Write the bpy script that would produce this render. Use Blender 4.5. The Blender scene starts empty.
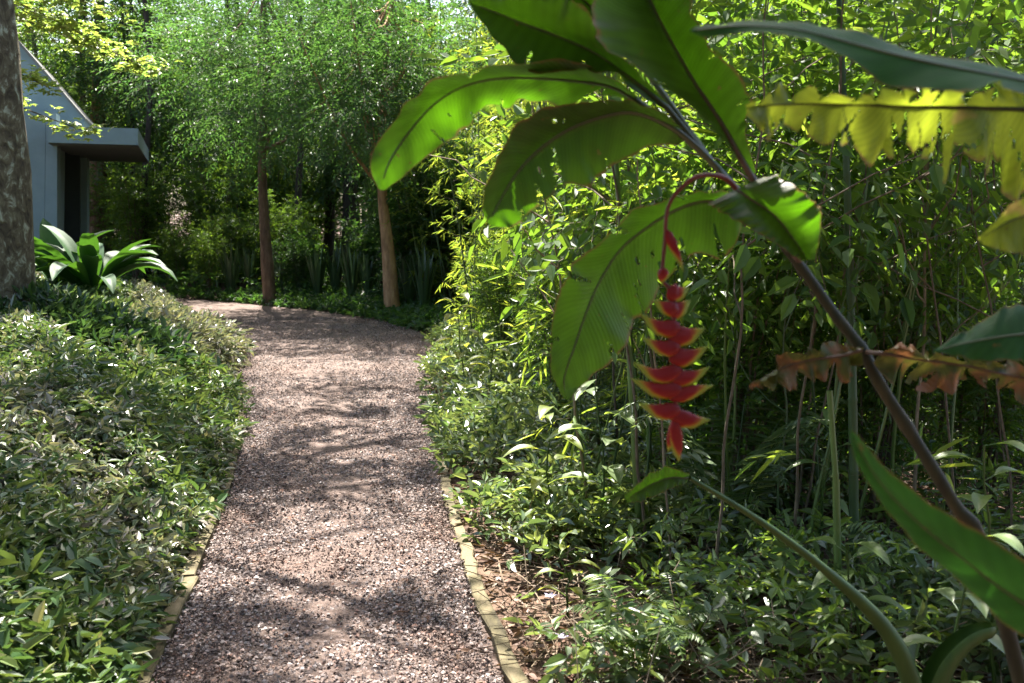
import bpy, math, random
import numpy as np
from mathutils import Vector, Matrix

# ------------------------------------------------------------------ camera, sky, sun, exposure
SC = bpy.context.scene
COL = SC.collection
W_PX, H_PX, F_PX = 1024, 683, 1010.0
CAM_Z, PITCH = 1.65, math.radians(7.4)
cam_d = bpy.data.cameras.new('camera'); cam = bpy.data.objects.new('camera', cam_d); COL.objects.link(cam)
cam.location = (0, 0, CAM_Z); cam.rotation_euler = (math.pi/2 - PITCH, 0, 0)
cam_d.sensor_width = 36; cam_d.lens = 36*F_PX/W_PX; cam_d.clip_start = .05; cam_d.clip_end = 900
cam_d.dof.use_dof = True; cam_d.dof.focus_distance = 5.5; cam_d.dof.aperture_fstop = 4.5
SC.camera = cam

SUN_AZ, SUN_EL = math.radians(-14), math.radians(61)      # azimuth from +Y, clockwise
SUN = Vector((math.sin(SUN_AZ)*math.cos(SUN_EL), math.cos(SUN_AZ)*math.cos(SUN_EL), math.sin(SUN_EL)))
world = bpy.data.worlds.new('World'); SC.world = world; world.use_nodes = True
wn = world.node_tree.nodes; wl = world.node_tree.links
sky = wn.new('ShaderNodeTexSky'); sky.sky_type = 'NISHITA'; sky.sun_disc = False
sky.sun_elevation = SUN_EL; sky.sun_rotation = SUN_AZ; sky.air_density = .8; sky.dust_density = 3.0; sky.ozone_density = .5
bg = wn['Background']; bg.inputs['Strength'].default_value = 0.085
wl.new(sky.outputs[0], bg.inputs['Color'])
sun_d = bpy.data.lights.new('sun', 'SUN'); sun_d.energy = 5.0; sun_d.angle = math.radians(.5); sun_d.color = (1, .95, .86)
sun = bpy.data.objects.new('sun', sun_d); COL.objects.link(sun); sun.location = (-5, 20, 30)
sun.rotation_euler = SUN.to_track_quat('Z', 'Y').to_euler()
SC.view_settings.view_transform = 'Standard'; SC.view_settings.look = 'None'
SC.view_settings.gamma = 1; SC.view_settings.use_curve_mapping = False; SC.view_settings.exposure = 2.75
cy = SC.cycles
cy.use_denoising = True; cy.max_bounces = 7; cy.diffuse_bounces = 4; cy.glossy_bounces = 2; cy.transmission_bounces = 5
cy.transparent_max_bounces = 8; cy.sample_clamp_indirect = 6; cy.caustics_reflective = False; cy.caustics_refractive = False

# ------------------------------------------------------------------ helpers
rng = np.random.default_rng(7)
random.seed(7)
A = lambda *v: np.array(v, float)

def ray(px, py):
    x = (px-W_PX/2)/F_PX; y = (H_PX/2-py)/F_PX
    c, s = math.cos(PITCH), math.sin(PITCH)
    return A(x, c+y*s, -s+y*c)
def at(px, py, Y):                          # the point at world depth Y seen at that pixel
    d = ray(px, py); return A(0, 0, CAM_Z) + d*(Y/d[1])
def ground(px, py, z=0.0):
    d = ray(px, py); return A(0, 0, CAM_Z) + d*((z-CAM_Z)/d[2])
def unit(v): return v/np.maximum(np.linalg.norm(v, axis=-1, keepdims=True), 1e-9)

class MB:
    def __init__(s): s.v = []; s.f4 = []; s.f3 = []; s.n = 0; s.m4 = []; s.m3 = []; s.uv = []
    def add(s, v, f, mat=0, uv=None):
        v = np.asarray(v, float).reshape(-1, 3); f = np.asarray(f, int)
        if len(f):
            (s.f4 if f.shape[1] == 4 else s.f3).append(f+s.n)
            (s.m4 if f.shape[1] == 4 else s.m3).append(np.full(len(f), mat))
        s.v.append(v); s.n += len(v)
        s.uv.append(np.zeros((len(v), 2)) if uv is None else np.asarray(uv, float).reshape(-1, 2))
        return s
    def build(s, name, mats, parent=None, origin=(0, 0, 0), smooth=False):
        if not isinstance(mats, (list, tuple)): mats = [mats]
        me = bpy.data.meshes.new(name)
        v = np.concatenate(s.v) - np.asarray(origin, float)
        f4 = np.concatenate(s.f4) if s.f4 else np.zeros((0, 4), int)
        f3 = np.concatenate(s.f3) if s.f3 else np.zeros((0, 3), int)
        loops = np.concatenate([f4.ravel(), f3.ravel()]).astype(np.int32)
        starts = np.concatenate([np.arange(len(f4))*4, len(f4)*4+np.arange(len(f3))*3]).astype(np.int32)
        me.vertices.add(len(v)); me.vertices.foreach_set('co', v.astype(np.float32).ravel())
        me.loops.add(len(loops)); me.loops.foreach_set('vertex_index', loops)
        me.polygons.add(len(starts)); me.polygons.foreach_set('loop_start', starts)
        mi = np.concatenate((s.m4 or [np.zeros(0)]) + (s.m3 or [np.zeros(0)])).astype(np.int32)
        me.polygons.foreach_set('material_index', mi)
        uv = np.concatenate(s.uv)
        ul = me.uv_layers.new(name='UVMap'); ul.data.foreach_set('uv', uv[loops].astype(np.float32).ravel())
        for m in mats: me.materials.append(m)
        me.polygons.foreach_set('use_smooth', np.full(len(starts), smooth))
        me.update(calc_edges=True); me.validate()
        o = bpy.data.objects.new(name, me); COL.objects.link(o)
        if parent is not None: o.parent = parent
        elif any(origin): o.location = origin
        return o

def tag(o, label=None, cat=None, group=None, kind=None):
    if label: o['label'] = label
    if cat: o['category'] = cat
    if group: o['group'] = group
    if kind: o['kind'] = kind
    return o
def thing(name, label, cat, loc=(0, 0, 0), group=None):
    o = bpy.data.objects.new(name, None); COL.objects.link(o); o.location = loc; o.empty_display_size = .2
    return tag(o, label, cat, group)
def copy_tree(o, parent=None):
    c = o.copy(); COL.objects.link(c)
    if parent is not None: c.parent = parent
    for ch in KIDS.get(o.name, []): copy_tree(ch, c)
    return c
KIDS = {}
def index_kids(root):
    KIDS[root.name] = list(root.children)
    for c in root.children: index_kids(c)
USED = set()
def place(proto, loc, rz=0, sc=1.0, label=None, group=None, cat=None, sz=None, tilt=(0, 0)):
    if proto.name not in KIDS: index_kids(proto)
    if proto.name in USED: o = copy_tree(proto)
    else: o = proto; USED.add(proto.name)
    o.location = loc; o.rotation_euler = (tilt[0], tilt[1], rz); o.scale = (sc, sc, sz or sc)
    tag(o, label, cat, group); return o

def catmull(P, n):
    P = np.asarray(P, float); k = len(P)
    t = np.linspace(0, k-1, n); i = np.minimum(t.astype(int), k-2); u = (t-i)[:, None]
    p1, p2 = P[i], P[i+1]
    p0 = np.where((i > 0)[:, None], P[np.maximum(i-1, 0)], 2*p1-p2)
    p3 = np.where((i < k-2)[:, None], P[np.minimum(i+2, k-1)], 2*p2-p1)
    return .5*(2*p1 + (p2-p0)*u + (2*p0-5*p1+4*p2-p3)*u*u + (3*p1-p0-3*p2+p3)*u**3)

def tube(mb, P, R, sides=6, mat=0, rough=0):
    P = np.asarray(P, float); n = len(P); R = np.broadcast_to(np.asarray(R, float), (n,))
    T = unit(np.gradient(P, axis=0))
    ref = np.where(np.abs(T[:, 2:3]) > .9, A(1, 0, 0), A(0, 0, 1))
    if np.abs(T[:, 2]).mean() > .6: ref = np.broadcast_to(A(1, .1, 0), T.shape)
    else: ref = np.broadcast_to(A(.05, .1, 1), T.shape)
    S = unit(np.cross(T, ref)); B = np.cross(S, T)
    a = np.arange(sides)/sides*2*math.pi
    RR = R[:, None]*np.ones(sides)
    if rough: RR = RR*(1+rough*rng.normal(size=RR.shape))
    V = P[:, None]+(S[:, None]*np.cos(a)[None, :, None]+B[:, None]*np.sin(a)[None, :, None])*RR[..., None]
    i = np.arange(n-1)[:, None]*sides; j = np.arange(sides)[None]; j2 = (j+1) % sides
    F = np.stack([i+j, i+j2, i+sides+j2, i+sides+j], -1).reshape(-1, 4)
    uv = np.stack([np.broadcast_to(a/6.283, (n, sides)), np.broadcast_to(np.linspace(0, 1, n)[:, None], (n, sides))], -1)
    mb.add(V.reshape(-1, 3), F, mat, uv)

def leaf6(mb, P, D, N, L, W, fold=.25, curve=.15, mat=0):
    n = len(P); D = unit(D); S = unit(np.cross(D, N)); N = np.cross(S, D)
    L = np.broadcast_to(L, (n,))[:, None]; W = np.broadcast_to(W, (n,))[:, None]
    cv = (curve*rng.uniform(.3, 1.7, (n, 1)))*L
    def pt(t, s): return P + D*L*t + S*W*s + N*(np.abs(s)*2*fold*W - cv*t*t)
    V = np.stack([pt(0, 0), pt(.28, .46), pt(.64, .40), pt(1, 0), pt(.64, -.40), pt(.28, -.46)], 1)
    b = np.arange(n)[:, None]*6
    F = np.concatenate([b+np.array([0, 1, 2, 3]), b+np.array([0, 3, 4, 5])])
    uv = np.tile(np.array([[0, .5], [.28, 1], [.64, 1], [1, .5], [.64, 0], [.28, 0]]), (n, 1, 1))
    mb.add(V.reshape(-1, 3), F, mat, uv)

def sprays(mb, P, D, K, step, L, W, ang=55, up=A(0, 0, 1), nj=.45, droop=.2, fold=.25, curve=.15, mat=0, jl=.25, twig=None):
    """a twig at each P along D with K leaves set alternately on it"""
    n = len(P); D = unit(D)
    N = unit(up + rng.normal(size=(n, 3))*nj); S = unit(np.cross(D, N)); N = np.cross(S, D)
    k = np.arange(K); t = (k+.5)*step
    sag = A(0, 0, -1)*droop
    pos = P[:, None]+D[:, None]*t[None, :, None] + sag*(t**2/(K*step))[None, :, None]
    side = np.where(k % 2 == 0, 1., -1.)
    a = np.radians(ang)*(1-.75*(k == K-1)) * np.ones(K)
    a = a[None]+rng.normal(size=(n, K))*.25
    d = D[:, None]*np.cos(a)[..., None]+S[:, None]*(np.sin(a)*side)[..., None] + sag*.6 + rng.normal(size=(n, K, 3))*.12
    nn = N[:, None]+rng.normal(size=(n, K, 3))*.25
    l = L*(1+jl*rng.normal(size=(n, K))).clip(.4, 1.7)
    leaf6(mb, pos.reshape(-1, 3), d.reshape(-1, 3), nn.reshape(-1, 3), l.ravel(), W*l.ravel()/L, fold, curve, mat)
    if twig is not None:
        Tm, tr = twig; e = pos[:, -1]
        v = np.stack([P-S*tr, P+S*tr, e+S*tr*.5, e-S*tr*.5], 1)
        mb.add(v.reshape(-1, 3), np.arange(n)[:, None]*4+np.arange(4), Tm)

# ------------------------------------------------------------------ materials
def newmat(name):
    m = bpy.data.materials.new(name); m.use_nodes = True
    nt = m.node_tree; nt.nodes.clear()
    return m, nt.nodes, nt.links
def nd(N, t, **kw):
    n = N.new(t)
    for k, v in kw.items(): setattr(n, k, v)
    return n
def ramp(N, stops):
    r = N.new('ShaderNodeValToRGB'); e = r.color_ramp.elements
    while len(e) < len(stops): e.new(.5)
    for i, (p, c) in enumerate(stops): e[i].position = p; e[i].color = (*c, 1)
    return r
def leafmat(name, cols, trans, fac=.45, rough=.4, spec=.5, var=1.0):
    """cols: reflectance of single leaves (picked per leaf); trans: colour of light passing through"""
    m, N, L = newmat(name)
    g = nd(N, 'ShaderNodeNewGeometry'); oi = nd(N, 'ShaderNodeObjectInfo')
    mx = nd(N, 'ShaderNodeMath', operation='MULTIPLY_ADD'); L.new(oi.outputs['Random'], mx.inputs[0]); mx.inputs[1].default_value = .25
    L.new(g.outputs['Random Per Island'], mx.inputs[2])
    fr = nd(N, 'ShaderNodeMath', operation='FRACT'); L.new(mx.outputs[0], fr.inputs[0])
    k = len(cols); r = ramp(N, [(i/(k-1), c) for i, c in enumerate(cols)]); L.new(fr.outputs[0], r.inputs[0])
    p = nd(N, 'ShaderNodeBsdfPrincipled'); p.inputs['Roughness'].default_value = rough; p.inputs['Specular IOR Level'].default_value = spec
    L.new(r.outputs[0], p.inputs['Base Color'])
    t = nd(N, 'ShaderNodeBsdfTranslucent')
    hsv = nd(N, 'ShaderNodeMixRGB', blend_type='MULTIPLY'); hsv.inputs[0].default_value = 1; hsv.inputs[1].default_value = (*trans, 1)
    vr = ramp(N, [(0, (.6, .75, .8)), (1, (1.25, 1.1, 1))]); L.new(fr.outputs[0], vr.inputs[0]); L.new(vr.outputs[0], hsv.inputs[2])
    L.new(hsv.outputs[0], t.inputs['Color'])
    s = nd(N, 'ShaderNodeMixShader'); s.inputs[0].default_value = fac
    L.new(p.outputs[0], s.inputs[1]); L.new(t.outputs[0], s.inputs[2])
    o = nd(N, 'ShaderNodeOutputMaterial'); L.new(s.outputs[0], o.inputs[0])
    return m
def solidmat(name, stops, scale=8, rough=.8, bump=.3, detail=6, stretch=(1, 1, 1), coord='Object', bdist=.02, spec=.3, dist=0):
    m, N, L = newmat(name)
    tc = nd(N, 'ShaderNodeTexCoord'); mp = nd(N, 'ShaderNodeMapping'); mp.inputs['Scale'].default_value = stretch
    L.new(tc.outputs[coord], mp.inputs[0])
    no = nd(N, 'ShaderNodeTexNoise'); no.inputs['Scale'].default_value = scale; no.inputs['Detail'].default_value = detail
    no.inputs['Roughness'].default_value = .65; no.inputs['Distortion'].default_value = dist
    L.new(mp.outputs[0], no.inputs['Vector'])
    r = ramp(N, stops); L.new(no.outputs['Fac'], r.inputs[0])
    p = nd(N, 'ShaderNodeBsdfPrincipled'); p.inputs['Roughness'].default_value = rough; p.inputs['Specular IOR Level'].default_value = spec
    L.new(r.outputs[0], p.inputs['Base Color'])
    b = nd(N, 'ShaderNodeBump'); b.inputs['Strength'].default_value = bump; b.inputs['Distance'].default_value = bdist
    L.new(no.outputs['Fac'], b.inputs['Height']); L.new(b.outputs[0], p.inputs['Normal'])
    o = nd(N, 'ShaderNodeOutputMaterial'); L.new(p.outputs[0], o.inputs[0])
    return m

M = {}
M['broad'] = leafmat('broad_leaves', [(.022, .052, .012), (.04, .082, .018), (.055, .10, .02), (.03, .068, .02)], (.19, .33, .025), .42, .48, .35)
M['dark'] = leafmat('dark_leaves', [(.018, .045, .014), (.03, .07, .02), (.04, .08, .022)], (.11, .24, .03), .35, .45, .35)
M['bamboo'] = leafmat('bamboo_leaves', [(.06, .11, .018), (.085, .135, .024), (.11, .15, .03), (.07, .12, .02)], (.40, .52, .05), .48, .42)
M['feather'] = leafmat('feathery_leaves', [(.03, .075, .02), (.05, .10, .024), (.04, .085, .028)], (.10, .22, .035), .45, .45)
M['lime'] = leafmat('lime_leaves', [(.09, .14, .02), (.12, .16, .03), (.10, .14, .03)], (.5, .56, .06), .5, .4)
M['maple'] = leafmat('maple_leaves', [(.11, .17, .03), (.16, .20, .06), (.24, .20, .13), (.13, .19, .04)], (.36, .48, .08), .42, .45)
M['cover'] = leafmat('cover_leaves', [(.03, .07, .022), (.05, .098, .027), (.07, .12, .045), (.10, .14, .033), (.07, .105, .065), (.17, .16, .05), (.04, .08, .028), (.15, .17, .12)], (.15, .23, .04), .22, .36, .55)
M['shrubdark'] = leafmat('shrub_leaves', [(.018, .042, .014), (.028, .06, .02), (.036, .07, .026)], (.08, .16, .03), .25, .32, .55)
M['silver'] = leafmat('variegated_leaves', [(.04, .075, .025), (.06, .10, .035), (.05, .09, .03), (.15, .18, .11), (.05, .09, .03)], (.24, .32, .07), .3, .33, .6)
M['pale'] = leafmat('glint_pale_leaves', [(.06, .09, .035), (.13, .14, .085), (.26, .24, .205), (.19, .15, .13), (.08, .11, .035), (.34, .31, .285)], (.24, .26, .10), .24, .34, .6)  # whitish tones put sun glints on the hedge into the leaf colour
M['fern'] = leafmat('fern_leaves', [(.05, .095, .02), (.085, .13, .035), (.06, .10, .02)], (.26, .38, .04), .38, .4)
M['strap'] = leafmat('strap_leaves', [(.014, .045, .015), (.026, .065, .018), (.02, .055, .018)], (.07, .19, .015), .2, .58, .2)
M['sword'] = leafmat('sword_leaves', [(.015, .04, .018), (.03, .06, .025), (.045, .08, .03)], (.05, .1, .03), .1, .35)
M['litter'] = leafmat('litter_leaves', [(.085, .045, .03), (.13, .075, .045), (.17, .11, .07), (.11, .055, .038), (.22, .165, .115)], (.2, .12, .05), .12, .6, .3)
M['seed'] = leafmat('seedling_leaves', [(.06, .12, .03), (.09, .14, .04), (.14, .18, .10)], (.3, .42, .06), .4, .3, .6)
M['bark'] = solidmat('bark', [(.3, (.035, .026, .019)), (.55, (.10, .075, .055)), (.75, (.19, .155, .115))], 9, .9, .6, stretch=(1.6, 1.6, .5))
M['barkred'] = solidmat('reddish_bark', [(.3, (.06, .036, .022)), (.55, (.15, .095, .058)), (.75, (.26, .175, .11))], 10, .9, .6, stretch=(1.6, 1.6, .4))
M['barktan'] = solidmat('tan_bark', [(.3, (.16, .085, .04)), (.55, (.33, .19, .095)), (.75, (.45, .29, .16))], 10, .9, .6, stretch=(1.6, 1.6, .4))
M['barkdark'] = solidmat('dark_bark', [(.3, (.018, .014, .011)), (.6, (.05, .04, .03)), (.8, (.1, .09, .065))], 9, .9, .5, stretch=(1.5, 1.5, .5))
M['lichen'] = solidmat('lichen_bark', [(.32, (.035, .026, .018)), (.46, (.09, .07, .045)), (.56, (.15, .125, .08)), (.63, (.32, .32, .24)), (.75, (.42, .43, .35))], 16, .95, 1.0, 12, stretch=(1, 1, .6), bdist=.03, dist=.6)
M['culm'] = solidmat('culm_skin', [(.3, (.05, .09, .02)), (.6, (.09, .14, .03)), (.8, (.14, .17, .05))], 6, .4, .1, stretch=(1, 1, .2), spec=.5)
M['culmdark'] = solidmat('culm_skin_dark', [(.3, (.03, .055, .02)), (.6, (.05, .08, .03)), (.8, (.09, .1, .05))], 6, .5, .1, stretch=(1, 1, .2))
M['twig'] = solidmat('twig_bark', [(.3, (.06, .045, .03)), (.7, (.16, .12, .085))], 20, .9, .2)
M['drystem'] = solidmat('dry_stem', [(.3, (.10, .07, .045)), (.7, (.26, .2, .14))], 12, .85, .2)
M['gravel'] = solidmat('gravel_bed', [(.25, (.05, .032, .025)), (.5, (.115, .08, .066)), (.7, (.2, .155, .138))], 42, .95, 1.0, 8, bdist=.03, dist=.4)
M['soil'] = solidmat('soil', [(.3, (.035, .022, .015)), (.5, (.075, .045, .03)), (.72, (.14, .09, .06))], 7, .95, .9, 10, bdist=.03)
M['timber'] = solidmat('mossy_timber', [(.3, (.028, .022, .012)), (.46, (.07, .058, .028)), (.58, (.12, .095, .055)), (.7, (.10, .11, .045)), (.8, (.22, .18, .13))], 11, .9, .4, 8, stretch=(1, .35, 1), bdist=.01)
M['paint'] = solidmat('blue_grey_render', [(.3, (.15, .20, .22)), (.7, (.18, .235, .255))], 5, .85, .06, bdist=.005)
M['recessdark'] = solidmat('recess_shade_dark', [(.3, (.02, .026, .03)), (.7, (.03, .038, .042))], 4, .6, .03)  # near-black tone stands for shade in the door recess and wall slit
M['shaded_soffit'] = solidmat('canopy_soffit_shade', [(.3, (.06, .062, .07)), (.7, (.075, .078, .085))], 4, .9, .05)  # darker than the slab: shade on its underside put into the colour
M['roof'] = solidmat('roof_edge', [(.3, (.10, .10, .095)), (.7, (.15, .145, .135))], 9, .85, .2)

def stone_mat():
    m, N, L = newmat('gravel_stones')
    g = nd(N, 'ShaderNodeNewGeometry')
    r = ramp(N, [(0, (.045, .033, .029)), (.25, (.088, .067, .063)), (.5, (.152, .128, .124)), (.78, (.30, .268, .264)), (.93, (.21, .12, .09)), (1, (.46, .43, .42))])
    L.new(g.outputs['Random Per Island'], r.inputs[0])
    p = nd(N, 'ShaderNodeBsdfPrincipled'); p.inputs['Roughness'].default_value = .8; p.inputs['Specular IOR Level'].default_value = .35
    tc = nd(N, 'ShaderNodeTexCoord'); no = nd(N, 'ShaderNodeTexNoise'); no.inputs['Scale'].default_value = 1.6; no.inputs['Detail'].default_value = 5; L.new(tc.outputs['Object'], no.inputs['Vector'])
    w = ramp(N, [(.36, (.72, .58, .5)), (.5, (1, .96, .93)), (.66, (1.15, 1.1, 1.06))]); L.new(no.outputs['Fac'], w.inputs[0])
    mu = nd(N, 'ShaderNodeMixRGB', blend_type='MULTIPLY'); mu.inputs[0].default_value = 1; L.new(r.outputs[0], mu.inputs[1]); L.new(w.outputs[0], mu.inputs[2]); L.new(mu.outputs[0], p.inputs['Base Color'])
    o = nd(N, 'ShaderNodeOutputMaterial'); L.new(p.outputs[0], o.inputs[0]); return m
M['stones'] = stone_mat()

def bigleaf_mat(name, base, dark, trans, fac, rough=.33, spec=.5, blotch=None, vein=1.0, bstart=.52):
    """large leaf: u along the midrib, v across; fine parallel side veins, blotches of another colour if asked"""
    m, N, L = newmat(name)
    tc = nd(N, 'ShaderNodeTexCoord'); sp = nd(N, 'ShaderNodeSeparateXYZ'); L.new(tc.outputs['UV'], sp.inputs[0])
    av = nd(N, 'ShaderNodeMath', operation='ABSOLUTE'); L.new(sp.outputs[1], av.inputs[0])
    a1 = nd(N, 'ShaderNodeMath', operation='MULTIPLY_ADD'); L.new(av.outputs[0], a1.inputs[0]); a1.inputs[1].default_value = -.10; L.new(sp.outputs[0], a1.inputs[2])
    def wav(fr):
        ml = nd(N, 'ShaderNodeMath', operation='MULTIPLY'); L.new(a1.outputs[0], ml.inputs[0]); ml.inputs[1].default_value = fr
        s = nd(N, 'ShaderNodeMath', operation='SINE'); L.new(ml.outputs[0], s.inputs[0]); return s
    w1 = wav(420*vein); w2 = wav(95*vein)
    sm = nd(N, 'ShaderNodeMath', operation='MULTIPLY_ADD'); L.new(w2.outputs[0], sm.inputs[0]); sm.inputs[1].default_value = .8; L.new(w1.outputs[0], sm.inputs[2])
    no = nd(N, 'ShaderNodeTexNoise'); no.inputs['Scale'].default_value = 9; no.inputs['Detail'].default_value = 6; L.new(tc.outputs['Object'], no.inputs['Vector'])
    mr = nd(N, 'ShaderNodeMath', operation='MULTIPLY_ADD'); L.new(sm.outputs[0], mr.inputs[0]); mr.inputs[1].default_value = .075; L.new(no.outputs['Fac'], mr.inputs[2])
    r = ramp(N, [(.3, dark), (.7, base)]); L.new(mr.outputs[0], r.inputs[0])
    tr = ramp(N, [(.3, tuple(c*.6 for c in trans)), (.7, trans)]); L.new(mr.outputs[0], tr.inputs[0])
    cb, ct = r.outputs[0], tr.outputs[0]
    n3 = nd(N, 'ShaderNodeTexNoise'); n3.inputs['Scale'].default_value = 55; n3.inputs['Detail'].default_value = 4; L.new(tc.outputs['Object'], n3.inputs['Vector'])
    eg = nd(N, 'ShaderNodeMath', operation='MULTIPLY_ADD'); L.new(n3.outputs['Fac'], eg.inputs[0]); eg.inputs[1].default_value = .16; L.new(av.outputs[0], eg.inputs[2])
    er = ramp(N, [(.5, (0, 0, 0)), (.535, (1, 1, 1))]); em = nd(N, 'ShaderNodeMath', operation='MULTIPLY'); L.new(eg.outputs[0], em.inputs[0]); em.inputs[1].default_value = .5; L.new(em.outputs[0], er.inputs[0])
    sr = ramp(N, [(.69, (0, 0, 0)), (.73, (1, 1, 1))]); L.new(n3.outputs['Fac'], sr.inputs[0])
    mx_ = nd(N, 'ShaderNodeMath', operation='MAXIMUM'); L.new(er.outputs[0], mx_.inputs[0]); L.new(sr.outputs[0], mx_.inputs[1])
    for nm in (0, 1):
        mm = nd(N, 'ShaderNodeMixRGB'); L.new(mx_.outputs[0], mm.inputs[0]); L.new((cb, ct)[nm], mm.inputs[1]); mm.inputs[2].default_value = (.13, .085, .03, 1)
        if nm == 0: cb = mm.outputs[0]
        else: ct = mm.outputs[0]
    if blotch:
        n2 = nd(N, 'ShaderNodeTexNoise'); n2.inputs['Scale'].default_value = 14; n2.inputs['Detail'].default_value = 8; L.new(tc.outputs['Object'], n2.inputs['Vector'])
        q = ramp(N, [(bstart, (0, 0, 0)), (bstart+.08, (1, 1, 1))]); L.new(n2.outputs['Fac'], q.inputs[0])
        m1 = nd(N, 'ShaderNodeMixRGB'); L.new(q.outputs[0], m1.inputs[0]); L.new(cb, m1.inputs[1]); m1.inputs[2].default_value = (*blotch, 1); cb = m1.outputs[0]
        m2 = nd(N, 'ShaderNodeMixRGB'); L.new(q.outputs[0], m2.inputs[0]); L.new(ct, m2.inputs[1]); m2.inputs[2].default_value = (*[min(1, c*1.6) for c in blotch], 1); ct = m2.outputs[0]
    p = nd(N, 'ShaderNodeBsdfPrincipled'); p.inputs['Roughness'].default_value = rough; p.inputs['Specular IOR Level'].default_value = spec
    L.new(cb, p.inputs['Base Color'])
    b = nd(N, 'ShaderNodeBump'); b.inputs['Strength'].default_value = .22; b.inputs['Distance'].default_value = .002
    L.new(sm.outputs[0], b.inputs['Height']); L.new(b.outputs[0], p.inputs['Normal'])
    t = nd(N, 'ShaderNodeBsdfTranslucent'); L.new(ct, t.inputs['Color'])
    s = nd(N, 'ShaderNodeMixShader'); s.inputs[0].default_value = fac
    L.new(p.outputs[0], s.inputs[1]); L.new(t.outputs[0], s.inputs[2])
    o = nd(N, 'ShaderNodeOutputMaterial'); L.new(s.outputs[0], o.inputs[0]); return m
M['hleaf'] = bigleaf_mat('heliconia_leaf', (.040, .049, .020), (.026, .035, .013), (.14, .40, .006), .20, .42, .24)
M['hleaf_blue'] = bigleaf_mat('heliconia_leaf_glossy', (.03, .07, .03), (.022, .05, .022), (.05, .20, .015), .22, .5, .2)
[n for n in M['hleaf_blue'].node_tree.nodes if n.type == 'BSDF_PRINCIPLED'][0].inputs['IOR'].default_value = 1.22
M['hleaf_yellow'] = bigleaf_mat('torn_leaf_yellow', (.13, .17, .03), (.09, .13, .02), (.27, .33, .02), .5, .45, blotch=(.2, .15, .04), bstart=.64)
M['hleaf_dry'] = bigleaf_mat('withering_leaf', (.05, .065, .015), (.035, .05, .012), (.09, .085, .012), .3, .55, blotch=(.12, .05, .017), bstart=.49)
M['rib'] = solidmat('midrib', [(.3, (.035, .05, .02)), (.7, (.06, .075, .03))], 9, .35, .05, spec=.5)
M['ribred'] = solidmat('midrib_reddish', [(.3, (.05, .025, .018)), (.7, (.085, .045, .028))], 9, .4, .05, spec=.5)
M['hstem'] = solidmat('heliconia_stem', [(.3, (.010, .010, .006)), (.5, (.023, .023, .010)), (.62, (.04, .034, .016)), (.75, (.085, .07, .038))], 30, .6, .5, 10, stretch=(1, 1, .25), bdist=.004)
M['stalk'] = solidmat('green_stalk', [(.3, (.022, .05, .009)), (.6, (.04, .075, .014)), (.8, (.08, .09, .03))], 16, .45, .25, 8, stretch=(1, 1, .3), bdist=.004)
def bract_mat():
    m, N, L = newmat('bract_skin')
    tc = nd(N, 'ShaderNodeTexCoord'); sp = nd(N, 'ShaderNodeSeparateXYZ'); L.new(tc.outputs['UV'], sp.inputs[0])
    # u along the bract, v = 0 at the lower lip, 1 at the keel: the lip and the tip are yellow-green
    no = nd(N, 'ShaderNodeTexNoise'); no.inputs['Scale'].default_value = 60; L.new(tc.outputs['Object'], no.inputs['Vector'])
    iv = nd(N, 'ShaderNodeMath', operation='SUBTRACT'); iv.inputs[0].default_value = 1; L.new(sp.outputs[1], iv.inputs[1])
    pw = nd(N, 'ShaderNodeMath', operation='POWER'); L.new(iv.outputs[0], pw.inputs[0]); pw.inputs[1].default_value = 3
    m1 = nd(N, 'ShaderNodeMath', operation='MULTIPLY_ADD'); L.new(pw.outputs[0], m1.inputs[0]); m1.inputs[1].default_value = .66; L.new(sp.outputs[0], m1.inputs[2])
    m2 = nd(N, 'ShaderNodeMath', operation='MULTIPLY_ADD'); L.new(no.outputs['Fac'], m2.inputs[0]); m2.inputs[1].default_value = .12; L.new(m1.outputs[0], m2.inputs[2])
    r = ramp(N, [(0, (.15, .003, .006)), (.68, (.22, .004, .007)), (.79, (.30, .06, .01)), (.88, (.33, .24, .02)), (1, (.2, .26, .03))]); L.new(m2.outputs[0], r.inputs[0])
    p = nd(N, 'ShaderNodeBsdfPrincipled'); p.inputs['Roughness'].default_value = .38; p.inputs['Specular IOR Level'].default_value = .3; L.new(r.outputs[0], p.inputs['Base Color'])
    p.inputs['Subsurface Weight'].default_value = .15; p.inputs['Subsurface Radius'].default_value = (.01, .003, .002); p.inputs['Subsurface Scale'].default_value = .5
    o = nd(N, 'ShaderNodeOutputMaterial'); L.new(p.outputs[0], o.inputs[0]); return m
M['bract'] = bract_mat()
M['peduncle'] = solidmat('peduncle', [(.3, (.075, .016, .012)), (.7, (.15, .022, .016))], 20, .45, .05)
M['flower'] = solidmat('inner_flower', [(.3, (.45, .38, .08)), (.7, (.55, .5, .16))], 20, .5, .05)
M['petal'] = solidmat('pale_petal', [(.3, (.50, .42, .60)), (.7, (.65, .6, .75))], 20, .6, .05)

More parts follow.
